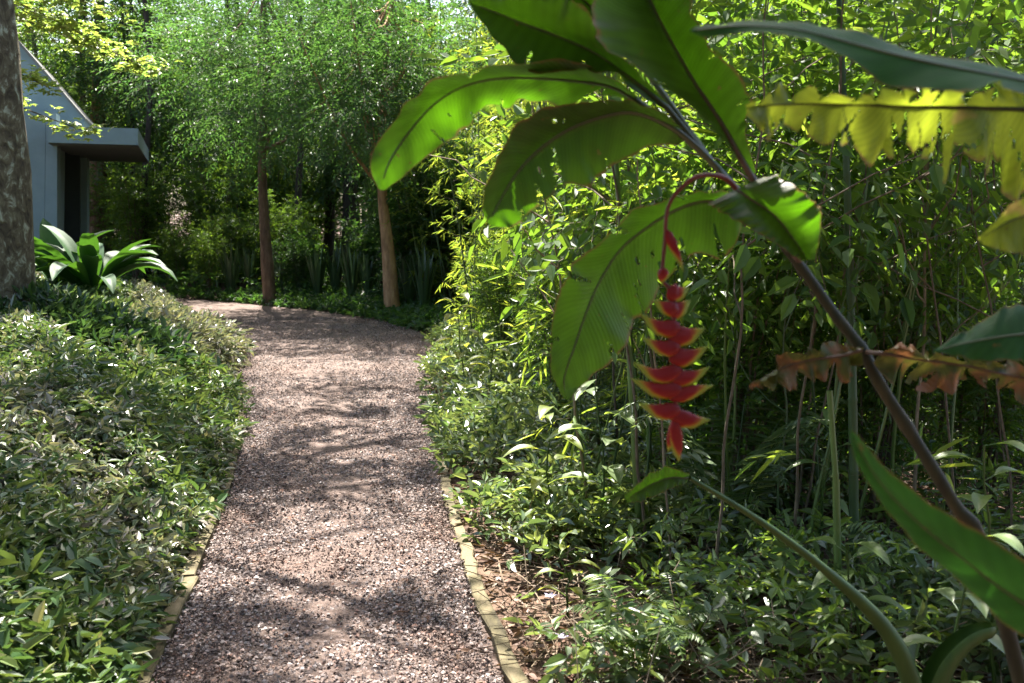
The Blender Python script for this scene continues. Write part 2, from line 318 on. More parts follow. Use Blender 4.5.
# ------------------------------------------------------------------ terrain and path
LPX = [(118, 800), (150, 683), (195, 590), (233, 480), (243, 400), (230, 360), (205, 333), (180, 315), (160, 305), (120, 299)]
RPX = [(556, 800), (500, 683), (470, 590), (447, 510), (432, 440), (426, 385), (428, 352), (412, 332), (330, 314), (215, 302)]
LEFT = catmull([ground(*p)[:2] for p in LPX], 120); RIGHT = catmull([ground(*p)[:2] for p in RPX], 120)
LEFT = np.vstack([LEFT[0]+(LEFT[0]-LEFT[4])*3, LEFT]); RIGHT = np.vstack([RIGHT[0]+(RIGHT[0]-RIGHT[4])*3, RIGHT])
POLY = np.vstack([LEFT, RIGHT[::-1]])
def inside(P, poly=POLY):
    x, y = P[:, 0:1], P[:, 1:2]; a = poly; b = np.roll(poly, -1, 0)
    c = ((a[:, 1] > y) != (b[:, 1] > y)) & (x < (b[:, 0]-a[:, 0])*(y-a[:, 1])/(b[:, 1]-a[:, 1]+1e-12)+a[:, 0])
    return c.sum(1) % 2 == 1
def dist_to(P, line):
    return np.min(np.linalg.norm(P[:, None, :2]-line[None], axis=2), 1)
def pathdist(P):
    out = np.empty(len(P))
    for i in range(0, len(P), 20000):
        q = P[i:i+20000]; d = np.minimum(dist_to(q, LEFT), dist_to(q, RIGHT)); d[inside(q)] *= -1; out[i:i+20000] = d
    return out
def is_left(P): return P[:, 0] < np.interp(P[:, 1], LEFT[:, 1], LEFT[:, 0])
def smooth(a, b, x): t = np.clip((x-a)/(b-a), 0, 1); return t*t*(3-2*t)
def gz(P, d=None):
    P = np.atleast_2d(np.asarray(P, float))[:, :2]
    if d is None: d = pathdist(P)
    lf = (P[:, 0] < np.interp(P[:, 1], LEFT[:, 1], LEFT[:, 0])) & (P[:, 1] < 16)
    bank = np.where(lf, .40*smooth(.1, 1.7, d), .10*smooth(.3, 3, d))
    n = .035*np.sin(P[:, 0]*2.3+1)*np.cos(P[:, 1]*1.9)+.03*np.sin(P[:, 0]*5.1+P[:, 1]*3.7)
    return bank + n*smooth(.05, .8, d) - .012*smooth(0, .12, -d)
xs = np.concatenate([[-500, -220, -100, -50, -30, -20], np.arange(-14, 12, .2), [14, 20, 30, 50, 100, 220, 500]])
ys = np.concatenate([[-500, -200, -60, -20, -8, -3], np.arange(0, 26, .2), [28, 32, 40, 60, 100, 220, 500]])
gx, gy = np.meshgrid(xs, ys); gp = np.stack([gx.ravel(), gy.ravel()], 1)
i = np.arange(len(ys)-1)[:, None]*len(xs)+np.arange(len(xs)-1)[None]
mb = MB(); mb.add(np.column_stack([gp, gz(gp)]), np.stack([i, i+1, i+1+len(xs), i+len(xs)], -1).reshape(-1, 4))
tag(mb.build('ground', M['soil'], smooth=True), 'dark reddish brown forest soil under the plants', 'ground', kind='structure')
nl, nc = len(LEFT), 14
t = np.linspace(-.02, 1.02, nc)[None, :, None]
PV = LEFT[:, None]*(1-t)+RIGHT[:, None]*t
crown = (.012+.03*(1-(2*np.linspace(0, 1, nc)-1)**2))[None]+.006*rng.normal(size=(nl, nc))
i = np.arange(nl-1)[:, None]*nc+np.arange(nc-1)[None]
mb = MB(); mb.add(np.dstack([PV, np.broadcast_to(crown, (nl, nc))]).reshape(-1, 3), np.stack([i, i+1, i+1+nc, i+nc], -1).reshape(-1, 4))
tag(mb.build('path', M['gravel'], smooth=True), 'brown gravel path curving left into the wood', 'path', kind='structure')
# loose stones on the path
ns = 150000
yy = 2.2+13.0*rng.random(ns*2)**1.7
tt = rng.random(len(yy)); li = np.interp(yy, LEFT[:, 1], LEFT[:, 0]); ri = np.interp(yy, RIGHT[:, 1], RIGHT[:, 0])
sp_ = np.column_stack([li*(1-tt)+ri*tt, yy]); sp_ = sp_[pathdist(sp_) < -.02][:ns]
sz = .0026+.0072*rng.random(len(sp_))**2.2; zc = .012+.03*(1-(2*tt[:len(sp_)]-1)**2)
octv = A(1, 0, 0), A(-1, 0, 0), A(0, 1, 0), A(0, -1, 0), A(0, 0, 1), A(0, 0, -1)
ov = np.array(octv)[None]*sz[:, None, None]*rng.uniform(.6, 1.4, (len(sp_), 6, 3))
ov = ov+rng.normal(size=ov.shape)*sz[:, None, None]*.25; ang = rng.random(len(sp_))*6.28
ca, sa = np.cos(ang)[:, None], np.sin(ang)[:, None]
ov = np.stack([ov[..., 0]*ca-ov[..., 1]*sa, ov[..., 0]*sa+ov[..., 1]*ca, ov[..., 2]*.75], -1)
ov = ov+np.column_stack([sp_, zc+.002+.007*rng.random(len(sp_))])[:, None]
of = np.array([[0, 2, 4], [2, 1, 4], [1, 3, 4], [3, 0, 4], [2, 0, 5], [1, 2, 5], [3, 1, 5], [0, 3, 5]])
mb = MB(); mb.add(ov.reshape(-1, 3), (np.arange(len(sp_))[:, None, None]*6+of[None]).reshape(-1, 3))
tag(mb.build('gravel', M['stones']), 'loose grey and brown gravel stones scattered over the path', 'gravel', kind='stuff')

# timber edging boards
def board(a, b, w=.062, h=.10, lean=0.0):
    a = A(*a, 0); b = A(*b, 0); d = unit(b-a); s = A(-d[1], d[0], 0); n = 9
    P = a[None]+(b-a)[None]*np.linspace(0, 1, n)[:, None]
    P = P + s*(.006*rng.normal(size=(n, 1))); z0, z1 = -.06, h
    prof = [(-w/2, z0), (w/2, z0), (w/2+lean, z1-.006), (w/2-.006+lean, z1), (-w/2+.006+lean, z1), (-w/2+lean, z1-.006)]
    V = np.stack([P+s*x+A(0, 0, z) for x, z in prof], 1)+rng.normal(size=(n, 6, 3))*.0018
    k = 6; i = np.arange(n-1)[:, None]*k; j = np.arange(k)[None]
    mb = MB(); mb.add(V.reshape(-1, 3), np.stack([i+j, i+(j+1) % k, i+k+(j+1) % k, i+k+j], -1).reshape(-1, 4))
    for e, fl in ((0, 1), ((n-1)*k, -1)):
        q = np.array([[0, 1, 2, 5], [2, 3, 4, 5]]); mb.add(np.concatenate(V)[e:e+k], q[:, ::fl])
    return mb
ordn = ['nearest the camera', 'second from the camera', 'third from the camera', 'fourth from the camera', 'fifth from the camera', 'farthest from the camera']
for side, line, off, segs in (('left', LEFT, -.03, [(1.9, 3.0), (3.02, 4.25), (4.27, 5.5), (5.53, 6.8), (6.83, 8.0), (8.03, 9.4)]),
                              ('right', RIGHT, .03, [(1.7, 2.75), (2.78, 4.0), (4.02, 4.75), (4.77, 5.9), (5.93, 7.3), (7.32, 8.9)])):
    for q, (y0, y1) in enumerate(segs):
        p0 = (np.interp(y0, line[:, 1], line[:, 0])+off, y0); p1 = (np.interp(y1, line[:, 1], line[:, 0])+off, y1)
        look = 'mossy' if (side == 'right' and q < 3) else ('leaf-brushed' if side == 'left' else 'dusty half-buried')
        tag(board(p0, p1, h=.062-.008*q*(side == 'right'), lean=.008*rng.normal()).build('edging_board', M['timber']),
            f'{look} timber edging board, {ordn[q]} along the {"hedge" if side == "left" else "bamboo"} side of the path', 'edging board', 'timber boards edging the path')

# ------------------------------------------------------------------ house
HD = unit(A(-.31, .95, 0)); HR = A(HD[1], -HD[0], 0)
def prism(mb, front, depth, mat=0, shift=A(0, 0, 0)):
    f = np.asarray(front)+shift; b = f+depth; n = len(f)
    mb.add(np.vstack([f, b]), [[j, (j+1) % n, n+(j+1) % n, n+j] for j in range(n)], mat)
    for q, fl in ((f, 1), (b, -1)):
        c = q.mean(0); mb.add(np.vstack([q, c]), np.array([[j, (j+1) % n, n] for j in range(n)])[:, ::fl], mat)
def onplane(px, py, p0):                    # where that line of sight meets the facade plane through p0
    d = ray(px, py); nrm = HD; o = A(0, 0, CAM_Z); return o+d*(np.dot(p0-o, nrm)/np.dot(d, nrm))
hroot_loc = ground(60, 300, .35); hroot_loc = A(-7.4, 15, .3)
house = thing('house', 'blue-grey rendered house with a flat slab canopy behind the trunk', 'house', hroot_loc)
H = tuple(hroot_loc)
F0 = at(50, 140, 14.4)
def facade(pts, back=0.0):
    p0 = F0+HD*back; return [onplane(x, y, p0) for x, y in pts]
mb = MB(); prism(mb, facade([(-60, 262), (44, 262), (45.5, 112), (-60, 100)], .5), HD*5)
prism(mb, facade([(44.3, 262), (57, 262), (57, 146), (56, 113), (45.8, 112)], .5), HD*.5)
mb.build('wall', M['paint'], house, H)
mb = MB(); prism(mb, facade([(18, 160), (84, 132), (84, 119), (18, 43)], 1.6), HD*5); mb.build('gable_wall', M['paint'], house, H)
mb = MB(); prism(mb, facade([(18, 43.2), (84.6, 119.9), (85.2, 117.6), (18, 39.5)], 1.5), HD*5.2); mb.build('roof', M['roof'], house, H)
mb = MB(); fr = facade([(48, 142.5), (138, 145), (138, 128.5), (48, 126)], 0); prism(mb, fr, HD*5.4)
can = mb.build('canopy', M['paint'], house, H)
mb = MB(); sf = [p+A(0, 0, -.012)+HD*.04 for p in fr[:2]]; sf += [p+A(0, 0, .009) for p in sf[::-1]]; prism(mb, sf, HD*5.3); mb.build('shaded_soffit', M['shaded_soffit'], can, (0, 0, 0)).matrix_parent_inverse = Matrix.Translation(-Vector(H))  # dark sheet paints the shade under the slab
mb = MB(); prism(mb, facade([(52, 262), (80, 262), (80, 150), (52, 140)], 3.2), HD*.1); mb.build('door', M['recessdark'], house, H)  # door panel coloured dark for the shade of its recess
mb = MB(); prism(mb, facade([(74, 252), (87, 252), (87, 150), (74, 150)], 4.0), HD*.5); mb.build('pillar', M['paint'], house, H)
mb = MB(); prism(mb, facade([(23.5, 262), (27, 262), (27, 143), (23.5, 143)], .48), HD*.05); mb.build('recess_strip', M['recessdark'], house, H)  # no opening here: dark strip paints the shade of a wall recess
mb = MB(); prism(mb, facade([(62, 262), (63.2, 262), (63.2, 146), (62, 146)], 3.13), HD*.06); mb.build('door_frame', M['paint'], house, H)

# ------------------------------------------------------------------ plant builders
def wander(a, b, n=9, amp=.05):
    P = np.linspace(0, 1, n)[:, None]*(b-a)+a
    w = np.cumsum(rng.normal(size=(n, 3))*amp, 0); w -= np.linspace(0, 1, n)[:, None]*w[-1]
    w[0] = 0; return P+w
def crown_points(c, r, nclump, nper, csz, centers=None, aniso=(1, 1, .55)):
    d = unit(rng.normal(size=(nclump, 3))); C = c+d*r*(rng.random((nclump, 1))**.45)
    if centers is not None: C = np.asarray(centers); nclump = len(C); c = C.mean(0)
    s = csz*rng.uniform(.6, 1.4, (nclump, 1, 1))
    off = rng.normal(size=(nclump, nper, 3))*s*A(*aniso)
    P = C[:, None]+off
    D = unit(off)+unit(C-c)[:, None]*.6+A(0, 0, -.15)
    return C, P.reshape(-1, 3), D.reshape(-1, 3)
def tree(name, label, cat, h, r, crown_c, crown_r, nclump, nper, csz, leaf, bark, K=5, L=.11, Wd=.05, group=None, trunk=None, top=None, rough=.04, limbs=14, centers=None, aniso=(1, 1, .55), extra=None):
    root = thing(name, label, cat, group=group)
    tp = trunk if trunk is not None else wander(A(0, 0, -.1), A(rng.normal()*.2, rng.normal()*.2, h), 12, .05)
    n = len(tp); mb = MB(); rr = r*(1-.55*np.linspace(0, 1, n)); rr[0] *= 1.35; rr[1] *= 1.08
    Pt = catmull(tp, n*3); tube(mb, Pt, np.interp(np.linspace(0, 1, n*3), np.linspace(0, 1, n), rr), 12 if r > .06 else 6, rough=rough)
    C, P, D = crown_points(crown_c, crown_r, nclump, nper, csz, centers, aniso)
    if extra is not None: P = extra; D = rng.normal(size=P.shape)*A(1, 1, .25)
    for c in C[:limbs]:
        k = int(n*(.55+.4*rng.random())); k = min(k, n-1); a = tp[k]
        mid = (a+c)/2+A(0, 0, -.1*np.linalg.norm(c-a))
        tube(mb, catmull([a, mid, c], 8), np.linspace(rr[k]*.5, r*.06, 8), 5)
    mb.build('trunk', M[bark], root, smooth=True)
    mb = MB(); sprays(mb, P, D, K, L*.55, L, Wd, twig=(1, L*.03)); mb.build('crown', [M[leaf], M['twig']], root)
    return root

def shrub(name, label, cat, h, rad, nst, nspr, leaf, K=5, L=.09, Wd=.04, group=None, low=.15, stem='twig', nj=.45, droop=.2, dens=.7):
    root = thing(name, label, cat, group=group); mb = MB(); Ps = []; Ds = []
    for s in range(nst):
        a = A(rng.normal()*.06, rng.normal()*.06, -.05); th = rng.random()*6.28; rr = rad*math.sqrt(rng.random())
        b = A(math.cos(th)*rr, math.sin(th)*rr, h*rng.uniform(.65, 1))
        c = catmull([a, a*.5+b*.5*A(.6, .6, 1.15), b], 12); tube(mb, c, np.linspace(.012, .004, 12)*h/2, 5)
        m = nspr//nst; u = low+(1-low)*rng.random(m)**dens; p = np.stack([np.interp(u, np.linspace(0, 1, 12), c[:, k]) for k in range(3)], 1)
        out = unit(rng.normal(size=(m, 3))*A(1, 1, .5)+A(0, 0, .2)); ln = rad*.55*rng.random((m, 1))*(1.15-u[:, None]*.7)
        Ps.append(p+out*ln); Ds.append(out)
    mb.build('stems', M[stem], root)
    mb = MB(); sprays(mb, np.vstack(Ps), np.vstack(Ds), K, L*.5, L, Wd, nj=nj, droop=droop, twig=(1, L*.025)); mb.build('foliage', [M[leaf], M['twig']], root)
    return root

def culm_pts(base, top, n=24, bend=.0):
    P = np.linspace(0, 1, n)[:, None]*(top-base)+base
    return P+np.sin(np.linspace(0, math.pi, n))[:, None]*bend
def culm_tube(mb, P, r, node=.3, sides=8):
    L = np.linalg.norm(P[-1]-P[0]); k = max(2, int(L/node)); u = []; rr = []
    for q in range(k):
        u += [q/k, (q+.03)/k, (q+.06)/k, (q+.94)/k]; f = 1-.55*q/k; rr += [r*f*1.02, r*f*1.16, r*f, r*f*.97]
    u = np.array(u); tt = np.linspace(0, 1, len(P)); V = np.stack([np.interp(u, tt, P[:, c]) for c in range(3)], 1)
    tube(mb, V, rr, sides); return V[::4]
def bamboo_leaves(mb, nodes, out_len, per, fan, L, Wd, start=.2):
    nn = nodes[int(len(nodes)*start):]
    P0 = np.repeat(nn, per, 0); m = len(P0); th = rng.random(m)*6.28
    d = np.column_stack([np.cos(th), np.sin(th), rng.uniform(-.15, .7, m)]); d = unit(d)
    ln = out_len*rng.uniform(.25, 1.0, (m, 1)); P1 = P0+d*ln+A(0, 0, -.12)*ln**2
    S = unit(np.cross(d, A(0, 0, 1)))*.002
    mb.add(np.stack([P0-S, P0+S, P1+S*.6, P1-S*.6], 1).reshape(-1, 3), np.arange(m)[:, None]*4+np.arange(4), 1)
    q = fan; t = rng.uniform(.35, 1.0, (m, q, 1)); P = P0[:, None]*(1-t)+P1[:, None]*t
    dd = d[:, None]+rng.normal(size=(m, q, 3))*.45+A(0, 0, -.15)
    sprays(mb, P.reshape(-1, 3), dd.reshape(-1, 3), 4, L*.28, L, Wd, ang=35, nj=.5, droop=.35, fold=.15, curve=.2)
def bamboo(name, label, cat, n, h, spread, leaf='bamboo', group=None, per=3, L=.13, Wd=.016, r=.014, lean=.25, start=.12, fan=2):
    root = thing(name, label, cat, group=group); ml = MB()
    for q in range(n):
        th = rng.random()*6.28; rr = spread*math.sqrt(rng.random()); b = A(rr*math.cos(th), rr*math.sin(th), -.05)
        hh = h*rng.uniform(.7, 1.05); tp = b+A(rng.normal()*lean*h*.3+b[0]*.8, rng.normal()*lean*h*.3+b[1]*.8, hh)
        mb = MB(); P = culm_pts(b, tp, bend=A(-b[0], -b[1], 0)*.3); nodes = culm_tube(mb, P, r*rng.uniform(.6, 1.2), .28, 6)
        mb.build('culm', M['culm' if q % 3 else 'culmdark'], root, smooth=True)
        bamboo_leaves(ml, nodes, .55, per, fan, L, Wd, start)
    ml.build('foliage', [M[leaf], M['twig']], root); return root

# ------------------------------------------------------------------ trees whose trunks show
DENS = .62
def trunk_tree(pts, Y, r, bark, label, crown_off, crown_r, h=8.5, leaf='broad', nclump=22, nper=55, name='canopy_tree', base_y=None, **kw):
    w = [at(x, y, Y) for x, y in pts]; g = float(gz(w[0][None])[0]); w[0][2] = g-.1
    top = w[-1]; d = unit(w[-1]-w[-2]); d[2] = max(d[2], .9); d = unit(d)
    base = A(w[0][0], w[0][1], g); ext = []
    k = max(2, int((h-top[2])/1.2))
    for q in range(1, k+1): ext.append(top+d*(h-top[2])*q/k+rng.normal(size=3)*.06)
    tp = np.array(w+ext)-base
    t = tree(name, label, 'tree', h, r, A(crown_off[0], crown_off[1], h+crown_off[2]-g), A(*crown_r), int(nclump*(.3 if Y > 18 else .4 if Y > 10 else DENS)), nper, .27, leaf, bark, trunk=tp, L=.13, Wd=.06, **kw)
    t.location = base; USED.add(t.name); return t
GLOW = [at(*q) for q in [(395, 160, 2.05), (382, 182, 2.05), (415, 135, 2.05), (555, 55, 2.0), (590, 62, 2.0), (530, 52, 2.0), (500, 205, 2.0), (560, 200, 2.0), (720, 60, 2.0), (738, 95, 2.0), (700, 25, 2.0),
        (800, 110, 1.62), (860, 112, 1.62), (920, 120, 1.62), (980, 120, 1.62), (590, 365, 2.1), (1000, 225, 1.52), (82, 130, 9.3), (142, 66, 9.6), (120, 20, 9.4), (100, 50, 9.7), (50, 88, 9.0), (780, 370, 1.93), (940, 370, 1.93)]]
GLOW += [ground(*q, .3) for q in [(480, 425), (465, 465), (520, 465), (545, 520), (455, 395), (600, 470), (600, 600), (720, 540)]]
def up_to(p, z): return p+A(*SUN)*((z-p[2])/SUN[2])
def clear_of_glow(c, r): return all(np.linalg.norm((up_to(g, c[2])-c)[:2]/A(1.6, 1)) > r for g in GLOW)
LC = []                                  # layered branches of the big trunk's crown, spread over the near path and the bed
while len(LC) < 31:
    g = A(rng.uniform(-2.3, 1.3), rng.uniform(2.3, 8.6), 0); z = 6.6+1.6*rng.random(); c = up_to(g, z)
    if clear_of_glow(c, .6): LC.append(c)
b_ = at(8, 330, 8.0); b_[2] = float(gz(b_[None])[0])
trunk_tree([(8, 330), (4, 150), (-8, -40)], 8.0, .165, 'lichen', 'thick trunk with pale lichen at the left edge, in front of the house',
           (1.8, .8, .3), (3.4, 3.0, 1.3), 8.5, nclump=2, nper=34, rough=.05, centers=np.array(LC)-b_, aniso=(1.35, .38, .35), limbs=40)
def low_tree(pts, Y, r, label, crown, crown_r, h, bark, nclump=46):
    w = np.array([at(x, y, Y) for x, y in pts]); b = w[0]*1.0; b[2] = float(gz(b[None])[0]); w[0][2] = b[2]-.1
    t = tree('feathery_tree', label, 'tree', h, r, at(*crown)-b, A(*crown_r), nclump, 62, .34, 'feather', bark, K=7, L=.075, Wd=.02, trunk=w-b, limbs=20)
    t.location = b; USED.add(t.name)
low_tree([(270, 303), (265, 230), (262, 150), (268, 60), (262, -10)], 17.6, .095, 'reddish brown trunk at the far bend carrying soft feathery green foliage', (262, 75, 17.0), (1.7, 1.5, 1.55), 5, 'barkred')
low_tree([(393, 318), (388, 250), (382, 190), (384, 100), (392, 0)], 15.6, .10, 'slim sunlit brown trunk at the right corner of the bend under feathery foliage', (372, 75, 15.0), (1.5, 1.4, 1.35), 5, 'barktan')
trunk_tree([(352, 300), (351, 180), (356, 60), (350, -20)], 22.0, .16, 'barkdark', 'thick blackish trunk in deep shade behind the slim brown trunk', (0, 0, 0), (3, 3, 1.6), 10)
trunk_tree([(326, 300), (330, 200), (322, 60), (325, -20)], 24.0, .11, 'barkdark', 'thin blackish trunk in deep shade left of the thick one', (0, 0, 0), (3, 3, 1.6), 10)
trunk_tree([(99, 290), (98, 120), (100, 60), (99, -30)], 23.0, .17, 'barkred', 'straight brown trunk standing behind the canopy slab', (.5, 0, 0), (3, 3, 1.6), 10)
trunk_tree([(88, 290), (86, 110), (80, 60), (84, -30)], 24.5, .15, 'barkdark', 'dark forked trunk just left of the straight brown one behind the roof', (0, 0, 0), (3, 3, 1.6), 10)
for px_, Y_, r_, lb in [(146, 21.0, .07, 'slender dark trunk just right of the canopy slab'), (228, 22.5, .06, 'slender dark trunk between the bent trunk and the reddish one'), (300, 20.5, .07, 'slender dark trunk midway between the two bend trunks'), (430, 19.5, .06, 'slender dark trunk right of the tan bend trunk')]:
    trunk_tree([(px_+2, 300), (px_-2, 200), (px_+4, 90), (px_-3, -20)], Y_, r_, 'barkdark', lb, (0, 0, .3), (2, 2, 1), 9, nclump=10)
trunk_tree([(806, 330), (808, 180), (806, 60), (804, -30)], 12.5, .22, 'lichen', 'broad pale trunk at the top behind the long glossy leaf', (-1.5, -1, .4), (3.2, 3, 1.5), 9)
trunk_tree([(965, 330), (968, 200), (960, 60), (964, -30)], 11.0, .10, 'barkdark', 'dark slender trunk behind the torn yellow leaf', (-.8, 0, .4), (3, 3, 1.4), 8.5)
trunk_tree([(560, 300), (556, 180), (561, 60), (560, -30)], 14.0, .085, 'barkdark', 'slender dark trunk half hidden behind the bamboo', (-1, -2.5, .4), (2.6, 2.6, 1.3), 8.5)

# canopy trees overhead, beyond the frame's top: they throw the dappled shade on the path
def over(x, y, label, h, r, co, cr, n=26, per=50, leaf='broad', csz=.26, centers=None, **kw):
    t = tree('canopy_tree', label, 'tree', h, r, A(co[0], co[1], h+co[2]), A(*cr), n, per, csz, leaf, 'bark', **{**dict(L=.13, Wd=.06, centers=centers), **kw})
    t.location = (x, y, float(gz([[x, y]])[0])-.02); USED.add(t.name)
LF = []
while len(LF) < 14:
    g = A(rng.uniform(-5.0, .3), rng.uniform(8.6, 14.5), 0); z = 6.4+1.6*rng.random(); c = up_to(g, z)
    if clear_of_glow(c, .45): LF.append(c)
tb = A(-8.6, 13.0, float(gz([[-8.6, 13.0]])[0])-.02)
over(-8.6, 13.0, 'leafy canopy tree behind the house corner with long branches across the path', 8.2, .16, (0, 0, 0), (1, 1, 1), 1, 34, csz=.27, centers=np.array(LF)-tb, aniso=(1.5, .42, .35), limbs=20)
over(-3.2, -2.0, 'leafy canopy tree behind the camera on the hedge side of the path', 6.5, .16, (1.2, .3, -.3), (3.2, 2.8, 1.5), 34, 60)
over(3.0, -2.5, 'leafy canopy tree behind the camera on the bamboo side of the path', 6.5, .16, (-.6, .2, -.3), (3.2, 2.8, 1.5), 34, 60)
over(0.2, -6.5, 'leafy canopy tree standing well behind the camera', 6.5, .16, (0, .2, -1), (4, 2.8, 2.2), 40, 60)

# ------------------------------------------------------------------ background wood
protos = {}
protos['bushA'] = [shrub('understory_shrub', None, 'shrub', 2.3, .8, 9, 800, 'broad', K=7, L=.06, Wd=.026) for _ in range(3)]
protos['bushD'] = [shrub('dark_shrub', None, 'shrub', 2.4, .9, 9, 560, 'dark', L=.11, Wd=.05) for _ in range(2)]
protos['sapl'] = [tree('sapling', None, 'tree', 5.5, .045, A(0, 0, 3.6), A(1.3, 1.3, 2.1), 30, 56, .33, 'broad', 'bark', K=7, L=.066, Wd=.03) for _ in range(3)]
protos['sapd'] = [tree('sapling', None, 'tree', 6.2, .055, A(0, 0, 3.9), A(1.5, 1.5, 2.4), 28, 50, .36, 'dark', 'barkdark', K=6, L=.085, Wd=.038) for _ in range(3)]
protos['feath'] = [tree('feathery_tree', None, 'tree', 6.5, .05, A(0, 0, 4.0), A(1.6, 1.6, 2.4), 30, 60, .36, 'feather', 'barkdark', K=7, L=.075, Wd=.020) for _ in range(2)]
protos['bam'] = [bamboo('bamboo_clump', None, 'bamboo', 7, 5.6, .45) for _ in range(3)]
ZL = {
 'bushA': 'loose sun-dappled green bush', 'bushD': 'dark leafy bush in shade',
 'sapl': 'sunlit leafy young tree', 'sapd': 'dark leafy young tree',
 'feath': 'tall young tree with feathery foliage', 'bam': 'light green narrow-leaved bamboo clump'}
ZC = {'bushA': 'shrub', 'bushD': 'shrub', 'sapl': 'tree', 'sapd': 'tree', 'feath': 'tree', 'bam': 'bamboo'}
placed = []
def ok(x, y, dmin, pd):
    p = np.array([[x, y]])
    if pathdist(p)[0] < pd: return False
    if y < 22 and x < -5.6 and y > 12.5 and x < -.38*y+.2: return False      # the house
    return all((x-a)**2+(y-b)**2 > dmin**2 for a, b in placed)
def scatter(kind, n, xr, yr, where, dmin=.8, pd=.9, s=(.8, 1.25)):
    c = 0; tries = 0
    while c < n and tries < n*60:
        tries += 1; y = rng.uniform(*yr); x0, x1 = xr(y) if callable(xr) else xr; x = rng.uniform(x0, x1)
        if not ok(x, y, dmin, pd): continue
        placed.append((x, y)); c += 1; q = rng.uniform(*s)
        place(protos[kind][int(rng.integers(len(protos[kind])))], (x, y, float(gz([[x, y]])[0])), rng.random()*6.28, q,
              f'{ZL[kind]}, {where}', f'{ZL[kind]} {where}', ZC[kind], sz=q*rng.uniform(.9, 1.15))
fr_ = lambda a, b: (lambda y: ((a-512)/F_PX*y, (b-512)/F_PX*y))
# behind the bend
scatter('bushA', 10, fr_(150, 420), (18.2, 22), 'behind the far bend of the path', .8, .7, (.5, .8))
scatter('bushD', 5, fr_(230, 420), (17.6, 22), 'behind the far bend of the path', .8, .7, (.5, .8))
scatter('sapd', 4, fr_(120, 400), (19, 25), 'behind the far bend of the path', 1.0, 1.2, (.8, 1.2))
scatter('feath', 4, fr_(220, 440), (18.5, 24), 'above the far bend of the path', 1.0, 1.0, (.9, 1.25))
scatter('sapl', 11, fr_(-60, 400), (22, 28), 'in the sunlit wood beyond the house', 1.2, 1.0, (.9, 1.4))
scatter('bushA', 14, fr_(60, 260), (20, 27), 'in the sunlit wood beyond the house', .9, 1.0, (.9, 1.4))
# far rows closing the view
scatter('sapl', 26, fr_(-150, 1150), (27, 38), 'in the far rows of the wood', 1.4, 1, (1.0, 1.45))
scatter('feath', 14, fr_(-150, 1150), (33, 46), 'in the far rows of the wood', 1.8, 1, (1.2, 1.7))
scatter('bushA', 26, fr_(-100, 1100), (25, 36), 'in the far rows of the wood', 1.2, 1, (1.0, 1.6))
# right of the path
scatter('bam', 10, fr_(430, 700), (8, 15.5), 'right of the path', .9, 1.0, (.7, 1.05))
scatter('bam', 5, fr_(560, 760), (5.8, 8), 'near the red flower', .9, 1.1, (.6, .85))
scatter('bushA', 16, fr_(700, 1080), (7, 14), 'on the right side of the wood', .8, 1.2, (.8, 1.2))
scatter('sapl', 12, fr_(680, 1100), (7, 16), 'on the right side of the wood', 1.1, 1.2, (.8, 1.1))
scatter('sapl', 7, fr_(700, 1100), (12, 22), 'deep on the right side of the wood', 1.2, 1.2, (.9, 1.3))
scatter('bushD', 12, fr_(620, 1100), (12, 20), 'deep on the right side of the wood', 1.0, 1.2, (.8, 1.2))
scatter('bam', 10, fr_(420, 760), (15.5, 22), 'deep behind the right side of the path', 1.1, 1.0, (.9, 1.2))
scatter('feath', 6, fr_(380, 620), (15, 21), 'deep behind the right side of the path', 1.1, 1.0, (.9, 1.2))

scatter('bushA', 14, fr_(690, 1080), (4.8, 8.0), 'low at right among thin stems', .6, 1.0, (.45, .75))
scatter('bushA', 7, fr_(440, 640), (7.5, 12), 'under the bamboo beside the path', .7, .7, (.4, .65))
scatter('sapl', 3, fr_(760, 1060), (5.5, 8.5), 'at right among thin stems', .9, 1.2, (.55, .75))
scatter('bushA', 6, fr_(240, 420), (22.5, 27), 'in the gap between the bend trunks', .6, .7, (1.0, 1.4))
scatter('bushD', 8, fr_(395, 540), (16, 20), 'at the right of the far bend', .6, .7, (.8, 1.2))
scatter('bam', 4, fr_(425, 560), (10, 14), 'close to the right border of the path', .6, .6, (.5, .7))
scatter('bushA', 7, (-8.5, -5.0), (2.5, 7), 'outside the left edge behind the bed', .9, 1.0, (.6, 1.0))
# the wood goes on behind the camera
scatter('sapd', 26, (-13, 13), (-12, -3.5), 'behind the camera', 1.2, 1.0, (.9, 1.2))
scatter('bushD', 18, (-10, 10), (-9, -2.0), 'behind the camera', 1.0, 1.0, (.9, 1.3))
